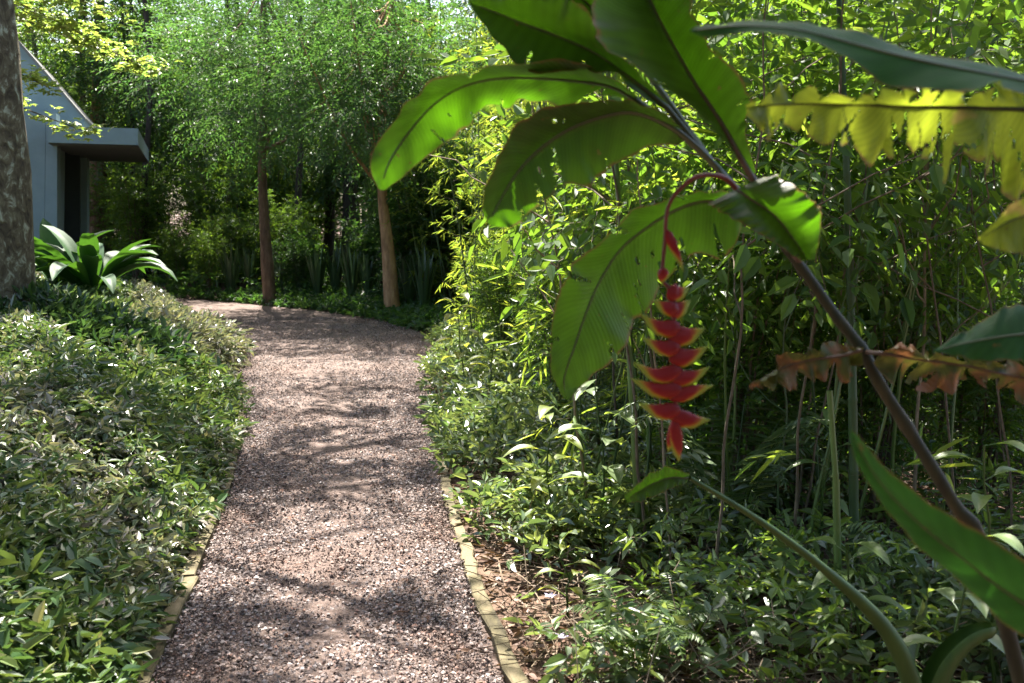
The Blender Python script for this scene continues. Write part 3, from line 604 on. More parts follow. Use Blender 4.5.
# thin brown stems on the right
stem_protos = []
for q in range(4):
    rt = thing('thin_stem_sapling', None, 'sapling'); mb = MB(); hh = rng.uniform(2.4, 3.6)
    P = wander(A(0, 0, -.05), A(rng.normal()*.2, rng.normal()*.2, hh), 12, .016); tube(mb, catmull(P, 24), np.linspace(.0085, .003, 24), 5, rough=.05)
    for k in range(4):
        a = P[5+k]; tube(mb, wander(a, a+A(rng.normal()*.3, rng.normal()*.3, .35), 5, .03), np.linspace(.005, .002, 5), 4)
    mb.build('trunk', M[('drystem', 'culm', 'twig', 'culmdark')[q]], rt)
    mb = MB(); C, Pp, D = crown_points(A(0, 0, hh*.8), A(.45, .45, .8), 8, 7, .14); sprays(mb, Pp, D, 4, .05, .09, .04, twig=(1, .002)); mb.build('crown', [M['broad'], M['twig']], rt)
    stem_protos.append(rt)
c = 0
while c < 105:
    y = rng.uniform(3.8, 9); px = rng.uniform(560, 1060); x = (px-512)/F_PX*y
    if pathdist(np.array([[x, y]]))[0] < .6: continue
    place(stem_protos[c % 4], (x, y, float(gz([[x, y]])[0])), rng.random()*6.28, rng.uniform(.7, 1.15),
          'thin upright sapling stem rising from the litter among the bamboo', 'thin sapling stems among the bamboo', 'sapling', tilt=(rng.normal()*.05, rng.normal()*.05)); c += 1

# bamboo culms one can tell apart
def single_culm(base, top, Y, r, label, mat='culm', leaves=True, Ytop=None, start=.55):
    b = ground(*base, z=.08); b = at(base[0], base[1], Y) if Y else b
    b[2] = float(gz(b[None])[0])-.04; tp = at(top[0], top[1], (Ytop or b[1]))
    d = tp-b
    rt = thing('bamboo_culm', label, 'bamboo', b, 'green bamboo culms standing singly'); mb = MB()
    nodes = culm_tube(mb, culm_pts(b, tp, bend=A(.02, 0, 0)), r, .27, 10); mb.build('culm', M[mat], rt, b, smooth=True)
    if leaves:
        mb = MB(); bamboo_leaves(mb, nodes, .45, 2, 2, .13, .016, start); mb.build('foliage', [M['bamboo'], M['twig']], rt, b)
    return rt
single_culm((641, 590), (596, -60), 4.5, .018, 'tall green culm directly left of the red flower')
single_culm((650, 520), (632, -60), 5.4, .015, 'slimmer green culm behind the one left of the red flower')
single_culm((592, 530), (545, 240), 5.2, .011, 'thin leaning green culm nearest the path')
single_culm((577, 500), (560, 120), 5.8, .012, 'thin upright green culm between the leaning one and the flower')
single_culm((833, 700), (829, 385), 3.6, .017, 'bright green culm below the withering leaf, cut short', start=.85)
single_culm((852, 660), (836, -60), 4.0, .021, 'tall dark olive culm crossing the torn yellow leaf', 'culmdark', start=.7)
single_culm((909, 655), (903, 520), 4.2, .017, 'short stubby yellow-green culm under the broad blurred leaf', leaves=False)
single_culm((745, 560), (752, 100), 5.5, .012, 'thin dry culm right of the red flower', 'drystem' , start=.75)

# ------------------------------------------------------------------ left bed: hedge cover, dark shrub, strap plant
def bed_points(n, yr, xf, pd=.09):
    y = yr[0]+(yr[1]-yr[0])*rng.random(n)**1.25; x0, x1 = xf(y); x = x0+(x1-x0)*rng.random(n)
    P = np.column_stack([x, y]); d = pathdist(P); k = d > pd; return P[k], d[k]
n = 78000
P, d = bed_points(n, (1.6, 14.5), lambda y: (np.minimum(-.56*y-2.0, -3.4), np.interp(y, LEFT[:, 1], LEFT[:, 0])+.05))
k = (P[:, 1] < 15.5); P, d = P[k], d[k]
lump = .06*np.sin(P[:, 0]*3.1+.4*P[:, 1])*np.cos(P[:, 1]*2.2)+.05*np.sin(P[:, 0]*7+P[:, 1]*5.3)
top = (.10+.30*smooth(.02, .6, d)+lump)
h = top*(1-.8*rng.random(len(P))**1.6)
pos = np.column_stack([P, gz(P, d)+np.maximum(h, .03)])
D = rng.normal(size=(len(P), 3))*A(.9, .9, .35)+A(0, -.15, .28)
D[:, 0] += .2*(1-smooth(0, .35, d))
patch = np.sin(P[:, 0]*2.1+1.7*np.sin(P[:, 1]*1.3))*np.cos(P[:, 1]*1.7+P[:, 0])+.8*rng.normal(size=len(P))*.6
pale = (patch > .55) | ((P[:, 1] > 8.6) & (d < 1.0) & (rng.random(len(P)) < .8)); big = (patch < -.55) & ~pale  # pale sprigs crowd the far band, where sun glints are painted in
mb = MB()
for q, L_, W_, m_ in ((pale, .047, .021, 2), (big, .068, .026, 0), (~pale & ~big, .049, .019, 0)):
    sprays(mb, pos[q], D[q], 6, L_*.3, L_, W_, ang=62, nj=.6, droop=.2, fold=.22, curve=.28, jl=.3, twig=(1, .0015), mat=m_)
tag(mb.build('ground_cover', [M['cover'], M['twig'], M['pale']]), 'knee-high mass of glossy lance-leaved ground cover left of the path', 'ground cover', kind='stuff')
# dark shrub mound at the foot of the trunk
def mound(name, label, cat, c, rad, n, leaf, L, Wd, K=6):
    g = float(gz([c[:2]])[0]); rt = thing(name, label, cat, (c[0], c[1], g)); mb = MB()
    for q in range(14):
        th = rng.random()*6.28; e = A(math.cos(th)*rad[0]*.7*rng.random(), math.sin(th)*rad[1]*.7*rng.random(), rad[2]*.8)
        tube(mb, catmull([A(0, 0, 0)+e*A(.3, .3, 0), e*.6, e], 6), np.linspace(.012, .004, 6), 5)
    mb.build('stems', M['twig'], rt)
    dd = unit(rng.normal(size=(n, 3))); dd[:, 2] = np.abs(dd[:, 2]); u = rng.random((n, 1))**.3
    lum = 1+.13*np.sin(dd[:, :1]*6+1)*np.cos(dd[:, 1:2]*5)+.1*np.sin(dd[:, 2:]*9+dd[:, :1]*8)
    P = dd*A(*rad)*u*lum; D = dd+rng.normal(size=(n, 3))*.5+A(0, 0, .1)
    mb = MB(); sprays(mb, P, D, K, L*.4, L, Wd, nj=.5, droop=.15, fold=.28, curve=.2, twig=(1, .0016)); mb.build('foliage', [M[leaf], M['twig']], rt); return rt
mound('dark_leafy_shrub', 'dense dark green shrub mound at the foot of the lichen trunk', 'shrub', at(48, 338, 8.0), (.85, .75, .46), 2600, 'shrubdark', .085, .034)
mound('pale_leafy_shrub', 'low sun-bleached shrub spilling toward the path before the strap plant', 'shrub', at(148, 322, 10.4), (.82, 1.0, .38), 2800, 'pale', .07, .028)

def strap_plant(name, label, loc, n, L, w, mat, cat='plant', group=None, lean=(.25, 1.2), seg=10, base=.35):
    rt = thing(name, label, cat, loc, group)
    for q in range(n):
        th = q*2.4+rng.normal()*.3; le = rng.uniform(*lean)*(base+(1.1-base)*q/n); l = L*rng.uniform(.75, 1.1); s = np.linspace(0, 1, seg)
        a = 1.45-le*.35-le*1.35*s**1.5; ds = l/(seg-1); rad = np.concatenate([[0], np.cumsum(np.cos(a)*ds)[:-1]]); z = np.concatenate([[0], np.cumsum(np.sin(a)*ds)[:-1]])
        dr = A(math.cos(th), math.sin(th), 0); sd = A(-dr[1], dr[0], 0)
        M0 = dr*rad[:, None]+A(0, 0, 1)*z[:, None]+dr*.03
        wd = w*np.interp(s, [0, .25, .6, .85, 1], [.22, .45, 1, .7, .02])*rng.uniform(.85, 1.15)
        up = unit(np.cross(sd, np.gradient(M0, axis=0)))
        V = np.stack([M0+sd*wd[:, None]*f*.5+up*(abs(f)*.22*wd)[:, None]*-1*np.sign(up[:, 2:3]+.01)*-1 for f in (-1, -.5, 0, .5, 1)], 1)
        i = np.arange(seg-1)[:, None]*5+np.arange(4)[None]
        mb = MB(); mb.add(V.reshape(-1, 3), np.stack([i, i+1, i+6, i+5], -1).reshape(-1, 4)); mb.build('leaf', mat, rt, smooth=True)
    return rt
b = at(92, 280, 11.4); strap_plant('strap_leaf_plant', 'broad strap-leaved plant arching over beside the house wall', (b[0], b[1], b[2]-.25), 36, 1.15, .21, M['strap'], lean=(1.0, 1.6), base=.7)
b = at(56, 276, 12.0); strap_plant('strap_leaf_plant', 'smaller strap-leaved plant with an upright bright leaf, nearer the wall corner', (b[0], b[1], b[2]-.18), 11, .95, .21, M['strap'], lean=(.4, 1.5), base=.4)

# sword-leaved clumps in the shade behind the bend
sw = strap_plant('sword_leaf_clump', None, (0, 0, 0), 22, .95, .06, M['sword'], lean=(.02, .2), seg=6)
cset = [(232, 301), (250, 300), (282, 303), (300, 304), (318, 306), (336, 305), (352, 309), (368, 309), (410, 318), (424, 322)]
for q, (px, py) in enumerate(cset):
    b = ground(px, py, .05); b = b*1.0; y = b[1]+.9; x = b[0]*y/b[1]
    place(sw, (x, y, float(gz([[x, y]])[0])), q*1.7, rng.uniform(.85, 1.25), 'dark upright sword-leaved clump in the shade behind the far bend', 'sword-leaved clumps behind the bend', 'plant')

# low cover beyond the bend and right border cover
def cover(n, yr, xf, hmax, L, Wd, mat, name, label, K=5, pdr=(.05, 9), up=.5, bias=1.0, gapf=None):
    y = yr[0]+(yr[1]-yr[0])*rng.random(n)**bias; x0, x1 = xf(y); x = x0+(x1-x0)*rng.random(n); P = np.column_stack([x, y]); d = pathdist(P)
    k = (d > pdr[0]) & (d < pdr[1]) & ~is_left(np.where((y < 13)[:, None], P, P+A(100, 0)))
    if gapf is not None: k &= gapf(P, d)
    P, d = P[k], d[k]
    h = hmax*rng.random(len(P))*(.4+.6*smooth(0, .4, d))
    D = rng.normal(size=(len(P), 3))*A(.9, .9, .35)+A(0, 0, up)
    mb = MB(); sprays(mb, np.column_stack([P, gz(P, d)+.02+h]), D, K, L*.32, L, Wd, ang=60, nj=.5, droop=.1, fold=.25, curve=.2, jl=.3, twig=(1, .0015))
    tag(mb.build(name, [M[mat], M['twig']]), label, 'ground cover', kind='stuff')
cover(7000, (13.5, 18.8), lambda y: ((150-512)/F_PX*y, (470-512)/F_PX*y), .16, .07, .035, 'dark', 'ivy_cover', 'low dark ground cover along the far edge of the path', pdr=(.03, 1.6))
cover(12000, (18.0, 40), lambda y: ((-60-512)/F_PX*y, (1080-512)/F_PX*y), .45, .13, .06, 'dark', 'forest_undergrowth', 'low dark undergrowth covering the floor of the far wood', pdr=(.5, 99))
nz = lambda P, s: np.sin(P[:, 0]*s+1.3*np.sin(P[:, 1]*s*.7))*np.cos(P[:, 1]*s*.9+P[:, 0]*.6*s)
cover(13000, (3.1, 13), lambda y: (np.interp(y, RIGHT[:, 1], RIGHT[:, 0]), np.interp(y, RIGHT[:, 1], RIGHT[:, 0])+1.9), .30, .062, .026, 'silver', 'border_cover', 'pale variegated ground cover along the right border of the path',
      pdr=(.06, 2.2), bias=1.3, gapf=lambda P, d: (rng.random(len(P)) < np.clip(.3+.7*nz(P, 2.6)+.35*smooth(3.8, 5.2, P[:, 1]), .05, 1)) & ((P[:, 1] > 4.9) | (d > .2)))
cover(4600, (2.9, 9), lambda y: (np.interp(y, RIGHT[:, 1], RIGHT[:, 0])+.6, .56*y+.5), .36, .05, .019, 'fern', 'undergrowth', 'thin mixed green undergrowth on the forest floor at right',
      pdr=(.5, 6), bias=1.2, gapf=lambda P, d: rng.random(len(P)) < np.clip(.3+.75*nz(P+3, 2.2), .03, 1))
# fallen leaves and straw
def litter(n, yr, xf, name, label, pdr, L=.06, Wd=.025):
    y = yr[0]+(yr[1]-yr[0])*rng.random(n)**1.4; x0, x1 = xf(y); x = x0+(x1-x0)*rng.random(n); P = np.column_stack([x, y]); d = pathdist(P)
    k = (d > pdr[0]) & (d < pdr[1]) & ~is_left(np.where((y < 16)[:, None], P, P+A(100, 0))); P, d = P[k], d[k]; m = len(P)
    D = rng.normal(size=(m, 3))*A(1, 1, .12); N = A(0, 0, 1)+rng.normal(size=(m, 3))*.35; l = L*rng.uniform(.5, 1.5, m)
    mb = MB(); leaf6(mb, np.column_stack([P, gz(P, d)+.008+.03*rng.random(m)]), D, N, l, Wd*rng.uniform(.5, 1.3, m), .2, .2)
    tag(mb.build(name, M['litter']), label, 'leaf litter', kind='stuff')
litter(16000, (2.5, 12), lambda y: (np.interp(y, RIGHT[:, 1], RIGHT[:, 0]), .58*y+.6), 'leaf_litter', 'dry brown leaves and straw covering the floor at right', (.03, 7))
# straw and thin dead twigs tangled over the floor
y = 2.8+8*rng.random(7000)**1.3; P = np.column_stack([np.interp(y, RIGHT[:, 1], RIGHT[:, 0])+(.58*y+.6-np.interp(y, RIGHT[:, 1], RIGHT[:, 0]))*rng.random(7000), y]); d = pathdist(P); k = d > .1; P, d = P[k], d[k]; n = len(P)
dr = unit(rng.normal(size=(n, 3))*A(1, 1, .35)); a = np.column_stack([P, gz(P, d)+.03+.10*rng.random(n)**2]); e = a+dr*rng.uniform(.06, .35, (n, 1)); e[:, 2] = np.maximum(e[:, 2], a[:, 2]-.03); mb = MB()
q1 = unit(np.cross(dr, A(0, 0, 1)))*.0018; q2 = np.cross(dr, q1/.0018)*.0018
mb.add(np.stack([a+q1, a-q1*.5+q2, a-q1*.5-q2, e+q1, e-q1*.5+q2, e-q1*.5-q2], 1).reshape(-1, 3), (np.arange(n)[:, None, None]*6+np.array([[0, 1, 4, 3], [1, 2, 5, 4], [2, 0, 3, 5]])).reshape(-1, 4))
tag(mb.build('straw', M['drystem']), 'dry straw and thin dead twigs tangled over the floor at right', 'straw', kind='stuff')
# a few fallen leaves on the path
NF = 80; y = rng.uniform(3.0, 12, NF); t = rng.random(NF); P = np.column_stack([np.interp(y, LEFT[:, 1], LEFT[:, 0])*(1-t)+np.interp(y, RIGHT[:, 1], RIGHT[:, 0])*t, y, np.full(NF, .052)])
for q in range(NF):
    mb = MB(); leaf6(mb, P[q:q+1], rng.normal(size=(1, 3))*A(1, 1, .1), A(0, 0, 1)+rng.normal(size=(1, 3))*.25, A(rng.uniform(.03, .06)), A(rng.uniform(.012, .022)), .2, .2)
    o = mb.build('fallen_leaf', M['litter'], origin=tuple(P[q])); tag(o, 'small dry leaf fallen on the gravel path', 'leaf', 'dry leaves fallen on the path')

# seedlings, ferns, flowers at right
def seedling(name, label, loc, h, nl_, L, Wd, leaf, group=None, rt_=None):
    rt = thing(name, label, 'seedling', loc, group); mb = MB(); c = wander(A(0, 0, -.03), A(rng.normal()*.06, rng.normal()*.06, h), 8, .012); tube(mb, c, np.linspace(.007, .003, 8), 6); mb.build('stem', M['stalk'], rt, smooth=True)
    for q in range(nl_):
        u = .35+.65*q/max(1, nl_-1); p = np.array([np.interp(u, np.linspace(0, 1, 8), c[:, k]) for k in range(3)]); th = q*2.4+rng.normal()*.3
        dr = A(math.cos(th), math.sin(th), .35); s = np.linspace(0, 1, 9); l = L*rng.uniform(.75, 1.15)
        Mid = p+dr*(.04+s[:, None]*l)+A(0, 0, -1)*(s[:, None]**2*l*.55); w = Wd*np.interp(s, [0, .2, .45, .75, 1], [.05, .8, 1, .62, .02])
        sd = unit(np.cross(dr, A(0, 0, 1))); V = np.stack([Mid+sd*(f*.5*w)[:, None]+A(0, 0, 1)*(abs(f)*.16*w)[:, None] for f in (-1, -.5, 0, .5, 1)], 1)
        i = np.arange(8)[:, None]*5+np.arange(4)[None]; mb = MB(); mb.add(V.reshape(-1, 3), np.stack([i, i+1, i+6, i+5], -1).reshape(-1, 4))
        tube(mb, np.stack([p, p+dr*.04]), .0025, 4); mb.build('leaf', M[leaf], rt, smooth=True)
    return rt
def gpt(px, py): b = ground(px, py, .06); b[2] = float(gz(b[None])[0]); return tuple(b)
seedling('broadleaf_seedling', 'pale silvery broad-leaved seedling left of the flower culms', gpt(600, 560), .95, 9, .23, .10, 'seed')
seedling('broadleaf_seedling', 'bright green broad-leaved seedling nearest the path border', gpt(556, 545), .75, 8, .18, .075, 'lime')
seedling('broadleaf_seedling', 'tall yellow-green seedling standing at the bamboo edge by the path', gpt(470, 395), 1.0, 12, .19, .10, 'lime')
seedling('broadleaf_seedling', 'second yellow-green seedling, lower and right of the tall one', gpt(492, 410), .75, 9, .16, .08, 'lime')
seedling('broadleaf_seedling', 'leafy seedling in front of the bright green short culm', gpt(812, 590), .8, 8, .14, .06, 'seed')
seedling('broadleaf_seedling', 'small leafy seedling at the bottom right among litter', gpt(770, 650), .35, 7, .12, .05, 'seed')
seedling('broadleaf_seedling', 'small leafy seedling at the bottom edge beside the lilac flower', gpt(572, 610), .28, 7, .11, .045, 'lime')
def fern(label, loc, n, L, tall=.5, mat='fern'):
    rt = thing('fern', label, 'fern', loc)
    for q in range(n):
        th = q*2.4+rng.normal()*.3; dr = A(math.cos(th), math.sin(th), 0); sd = A(-dr[1], dr[0], 0); s = np.linspace(0, 1, 24); l = L*rng.uniform(.7, 1.1)
        Pm = dr*(s*l*.8)[:, None]+A(0, 0, 1)*(tall*l*np.sin(s*2.2))[:, None]; mb = MB(); tube(mb, Pm, np.linspace(.004, .0012, 24), 4, 1)
        T = np.gradient(Pm, axis=0); w = l*.26*np.interp(s, [0, .12, .35, 1], [0, .6, 1, .08])
        for f in (-1, 1):
            m = w > .006; leaf6(mb, Pm[m], unit(sd*f+unit(T[m])*.35+A(0, 0, -.15)), np.broadcast_to(A(0, 0, 1), (m.sum(), 3))+rng.normal(size=(m.sum(), 3))*.15, w[m], np.maximum(.012, w[m]*.2), .1, .15)
        mb.build('frond', [M[mat], M['stalk']], rt)
    return rt
fern('silvery fern spreading right of the red flower', gpt(728, 560), 13, .72, 1.0, 'silver')
fern('feathery fern at the bottom centre in the litter', gpt(640, 668), 11, .42, .6)
fern('small feathery fern behind the bottom one', gpt(690, 630), 9, .36, .6, 'silver')
fern('dark fern at the bottom right beside the stubby culm', gpt(945, 640), 10, .5, .8)
fern('fern under the thin stems at the right edge', gpt(1000, 600), 10, .5, .8)
for q, (x, y, h, lb) in enumerate([(1.30, 2.75, .75, 'leafy seedling at the lower right corner in front of the heliconia foot'), (1.55, 3.1, .9, 'taller seedling at the right edge behind the blurred leaf'), (1.22, 3.2, .6, 'low seedling behind the green shoot at the lower right')]):
    seedling('broadleaf_seedling', lb, (x, y, float(gz([[x, y]])[0])), h, 11, .15, .06, ('seed', 'fern', 'fern')[q])
def small_flower(label, loc):
    rt = thing('lilac_flower', label, 'flower', loc); mb = MB(); tube(mb, np.array([[0, 0, 0], [.005, 0, .06], [0, .005, .11]]), .002, 5); mb.build('stem', M['stalk'], rt)
    for q in range(5):
        th = q*1.257; mb = MB(); leaf6(mb, A(0, 0, .11)[None], A(math.cos(th), math.sin(th), .7)[None], A(0, 0, 1)[None], A(.032), A(.016), .2, .1); mb.build('petal', M['petal'], rt)
small_flower('small lilac flower at the foot of the border, upper one', gpt(550, 612)); small_flower('small lilac flower lying lowest in the litter', gpt(561, 655))
# bare sticks leaning in the litter
for q, (a, b2) in enumerate([((735, 600), (700, 500)), ((790, 610), (880, 560)), ((650, 640), (720, 600)), ((905, 600), (960, 500)), ((690, 560), (760, 470)), ((540, 640), (575, 622))]):
    p = np.array(gpt(*a)); e = at(b2[0], b2[1], p[1]+.4); mb = MB(); tube(mb, wander(p, e, 9, .015), np.linspace(.007, .003, 9), 5, rough=.1)
    tag(mb.build('fallen_stick', M['drystem'], origin=tuple(p)), 'bare dry stick leaning in the leaf litter at right', 'stick', 'dry sticks in the litter')

# young maple-like tree reaching in from the upper left
mt = thing('young_maple_tree', 'young tree with pale yellow-green lobed leaves reaching in at the upper left', 'tree', (-6.3, 9.2, .4)); mo = (-6.3, 9.2, .4)
mb = MB(); tr0 = catmull([A(-6.3, 9.2, .3), A(-6.25, 9.2, 1.8), A(-6.1, 9.25, 3.2), A(-5.9, 9.2, 4.6), A(-5.7, 9.2, 6)], 20); tube(mb, tr0, np.linspace(.05, .02, 20), 8)
LP = []; LD = []
for (s, e, bow, m) in [((-6.15, 9.2, 2.6), at(82, 130, 9.3), .25, 20), ((-6.05, 9.25, 3.5), at(142, 66, 9.6), .35, 30), ((-6.1, 9.2, 3.1), at(50, 88, 9.0), .25, 18), ((-6, 9.2, 3.9), at(120, 20, 9.4), .3, 26),
                       ((-5.95, 9.2, 4.2), at(60, -5, 9.0), .3, 20), ((-5.9, 9.2, 4.4), at(175, -10, 9.8), .3, 22), ((-6.05, 9.2, 3.4), at(100, 50, 9.7), .25, 20), ((-6, 9.2, 4), at(30, 15, 9.2), .25, 16)]:
    s = A(*s); c = catmull([s, (s+e)/2+A(0, 0, bow), e], 14); tube(mb, c, np.linspace(.014, .004, 14), 5)
    for q in range(m):
        p = c[int(rng.integers(5, 14))]; LP.append(p); LD.append(unit(e-s)+rng.normal(size=3)*.5)
mb.build('trunk', M['twig'], mt, mo)
LP = np.array(LP); LD = np.array(LD); nlf = 12
C = (LP[:, None]+rng.normal(size=(len(LP), nlf, 3))*A(.11, .11, .035)).reshape(-1, 3); mb = MB()
Nn = unit(A(0, 0, 1)+rng.normal(size=(len(C), 3))*.3); dr = unit(np.cross(Nn, rng.normal(size=(len(C), 3)))); sd = np.cross(Nn, dr)
for a, l in ((-2.0, .55), (-1.0, .85), (0, 1), (1.0, .85), (2.0, .55)):
    leaf6(mb, C, dr*math.cos(a)+sd*math.sin(a), Nn, .066*l*np.ones(len(C)), .032*np.ones(len(C)), .1, .2)
mb.build('crown', M['maple'], mt, mo)

# ------------------------------------------------------------------ heliconia in the foreground
def big_leaf(name, st, mat, parent, origin, Y, n=150, m=9, tears=(), holes=(), camber=.10, ripple=.004, rib=.006, ribmat='rib', label=None, rip_f=34, petiole=None, ragged=None, fl=-.75, edge=.025):
    """st: stations along the midrib, each (left x, y, midrib x, y, right x, y, depth change left, mid, right), traced edges set at their own depth"""
    st = [(*q[:6], *(v*fl for v in q[6:])) for q in st]
    Ls = catmull([at(s[0], s[1], Y+s[6]) for s in st], n); Ms = catmull([at(s[2], s[3], Y+s[7]) for s in st], n); Rs = catmull([at(s[4], s[5], Y+s[8]) for s in st], n)
    T = unit(np.gradient(Ms, axis=0)); Nn = unit(np.cross(T, Rs-Ls)); wv = np.linspace(0, 1, n)
    if ragged:
        for E, sg in ((Ls, -1), (Rs, 1)):
            cuts = np.sort([q[0] for q in tears if q[1] == sg]); idx = np.searchsorted(cuts, wv); f = 1-ragged*rng.random(len(cuts)+1)[idx]
            fr_u = np.array([(u-([0]+list(cuts))[k])/max(.01, (list(cuts)+[1])[k]-([0]+list(cuts))[k]) for u, k in zip(wv, idx)])
            f = f*(1-.45*np.abs(fr_u*1.0-.35)**1.3); E[:] = Ms+(E-Ms)*f[:, None]
    cols = []; uv = []; vs = np.concatenate([np.linspace(-1, 0, m)[:-1], np.linspace(0, 1, m)])
    sn = lambda k: catmull(rng.normal(size=(k, 3)), n)[:, 0]
    w1 = [sn(int(rip_f/4)+3) for _ in (0, 1)]; w2 = [sn(int(rip_f/1.5)+3) for _ in (0, 1)]; w3 = [sn(26) for _ in (0, 1)]
    for v in vs:
        E = Ls if v < 0 else Rs; a = abs(v); p = Ms*(1-a)+E*a
        wid = np.linalg.norm(E-Ms, axis=1)
        p = p+Nn*(camber*wid*math.sin(a*math.pi)*.5 + ripple*2.2*a*np.minimum(1, wid/.03)*(w1[0 if v < 0 else 1]*np.cos(v)+w2[0 if v < 0 else 1]*a*.6))[:, None]
        p = p+(E-Ms)*(a*a*edge*w3[0 if v < 0 else 1])[:, None]
        cols.append(p); uv.append(np.column_stack([wv, np.full(n, v)]))
    V = np.stack(cols, 1); UV = np.stack(uv, 1); k = len(vs)
    i, j = np.meshgrid(np.arange(n-1), np.arange(k-1), indexing='ij'); F = np.stack([i*k+j, i*k+j+1, (i+1)*k+j+1, (i+1)*k+j], -1).reshape(-1, 4)
    uc = ((i+.5)/(n-1)).ravel(); vc = ((vs[:-1]+vs[1:])/2)[j.ravel()]; keep = np.ones(len(F), bool)
    for (u0, sgn, v0, w, sl) in tears:
        a = vc*sgn; keep &= ~((a > v0) & (np.abs(uc-u0-sl*(a-v0)) < w*((a-v0)/(1-v0))**.8+.0))
    for (u0, v0, du, dv) in holes: keep &= ~(((uc-u0)/du)**2+((vc-v0)/dv)**2 < 1)
    mb = MB(); mb.add(V.reshape(-1, 3), F[keep], 0, UV); o = mb.build(name, mat, parent, origin, smooth=True)
    if label: o['label'] = label
    rb = MB(); q = catmull(Ms[::10], 50); rr = np.linspace(rib, rib*.25, 50)
    if petiole is not None:
        pp = catmull([at(*x) for x in petiole]+[Ms[0]], 24)[:-1]; q = np.vstack([pp, q]); rr = np.concatenate([np.linspace(rib*1.15, rib, 23), rr])
    tube(rb, q, rr, 8); ro = rb.build('midrib', M[ribmat], o, (0, 0, 0), smooth=True); ro.data.transform(Matrix.Translation(-Vector(origin)))
    return o
YH = 2.0
hb = at(985, 560, 1.95); hbase = (hb[0]+.22, 1.95, float(gz([[hb[0]+.22, 1.95]])[0]))
hel = thing('heliconia', 'large heliconia with a hanging red flower spike and arching broad leaves', 'plant', hbase)
mb = MB(); stp = [A(hbase[0], 1.95, -.05), A(hbase[0]-.08, 1.95, .5), at(985, 555, 1.95), at(955, 505, 1.95), at(915, 440, 1.96), at(880, 385, 1.97), at(862, 350, 1.98), at(835, 315, 1.99), at(800, 266, 2.0), at(768, 226, 2.0), at(738, 190, 2.0)]
c = catmull(stp, 60); tube(mb, c, np.interp(np.linspace(0, 1, 60), [0, .3, .6, .8, 1], [.019, .0128, .0118, .010, .0066])*(1+.05*np.sin(np.arange(60)*1.3)+.12*(np.arange(60) % 11 == 3)), 12); mb.build('stem', M['hstem'], hel, hbase, smooth=True)
S0 = [(800, 266, 2.0), (768, 226, 1.995), (738, 190, 1.99), (715, 166, 1.985)]
# leaf up to the left with a glowing lower half
big_leaf('leaf', [(668, 104, 667, 108, 665, 110, 0, 0, 0), (640, 74, 640, 86, 634, 92, .02, 0, .03), (607, 42, 602, 57, 613, 72, .10, .0, .05), (585, 10, 572, 42, 580, 74, .22, .0, .06), (565, -18, 545, 31, 545, 71, .3, .0, .08), (545, -30, 520, 22, 512, 62, .3, .0, .08), (505, -22, 495, 12, 497, 40, .2, 0, .05), (470, -6, 468, 2, 470, 6, 0, 0, 0)],
         M['hleaf'], hel, hbase, 1.98, petiole=S0, tears=[(.62, 1, .35, .012, .05), (.4, 1, .6, .007, .05), (.5, -1, .6, .006, .05)])
# long leaf to the left, tip hanging and lit
big_leaf('leaf', [(640, 98, 641, 104, 640, 106, 0, 0, 0), (612, 76, 614, 87, 606, 96, .06, 0, -.02), (575, 62, 572, 80, 560, 102, .14, 0, -.06), (520, 62, 512, 77, 520, 103, .2, .02, -.06), (472, 70, 468, 84, 486, 108, .2, .03, -.05), (428, 84, 435, 103, 462, 128, .16, .04, -.03), (396, 118, 408, 133, 444, 146, .1, .05, 0), (370, 160, 388, 165, 410, 172, .06, .06, .03), (378, 188, 381, 190, 385, 190, .06, .06, .06)],
         M['hleaf'], hel, hbase, 2.02, petiole=S0[:3]+[(695, 147, 2.0), (668, 124, 2.01)], tears=[(.15, 1, .2, .03, .03), (.70, 1, .3, .006, .05), (.42, 1, .55, .006, .05), (.55, 1, .7, .008, .04), (.5, -1, .7, .006, .04)], holes=[(.62, .4, .006, .04), (.58, .5, .004, .05)])
# middle leaf arching down
big_leaf('leaf', [(682, 128, 684, 136, 684, 140, 0, 0, 0), (660, 112, 664, 123, 676, 143, .03, 0, -.02), (630, 105, 632, 112, 644, 150, .08, 0, -.03), (598, 104, 597, 118, 612, 166, .12, .0, -.03), (560, 104, 565, 131, 590, 184, .14, .0, -.02), (522, 121, 535, 153, 562, 185, .13, .01, 0), (496, 156, 513, 178, 540, 205, .10, .02, .02), (482, 200, 497, 206, 516, 226, .06, .03, .03), (487, 222, 489, 224, 492, 226, .04, .04, .04)],
         M['hleaf'], hel, hbase, 1.97, petiole=S0[:3]+[(705, 155, 1.98)], tears=[(.56, 1, .12, .022, .10), (.70, 1, .45, .016, .08), (.8, 1, .6, .010, .06), (.38, 1, .62, .007, .06), (.33, -1, .6, .004, .04)],
         holes=[(.60, .5, .010, .12), (.66, .35, .008, .09), (.50, -.45, .006, .05), (.53, -.55, .005, .05), (.47, -.4, .004, .05)])
# upright leaf through the top of the frame
big_leaf('leaf', [(748, 168, 751, 176, 756, 172, 0, 0, 0), (722, 140, 736, 150, 746, 133, .03, 0, .03), (694, 110, 722, 125, 750, 110, .09, 0, .06), (662, 86, 706, 100, 746, 88, .16, 0, .1), (630, 62, 693, 80, 728, 66, .22, 0, .12), (600, 42, 674, 46, 706, 42, .26, 0, .14), (592, 20, 660, 20, 690, 15, .26, 0, .14), (596, -20, 645, -12, 680, -20, .22, 0, .12), (610, -70, 626, -55, 650, -70, .1, 0, .05)],
         M['hleaf'], hel, hbase, 1.94, ribmat='ribred', rib=.0068, petiole=[(800, 264, 2.0), (778, 222, 1.96)], tears=[(.42, -1, .5, .006, .06), (.30, 1, .6, .007, .05), (.55, 1, .75, .008, .05), (.2, -1, .6, .008, .05)])
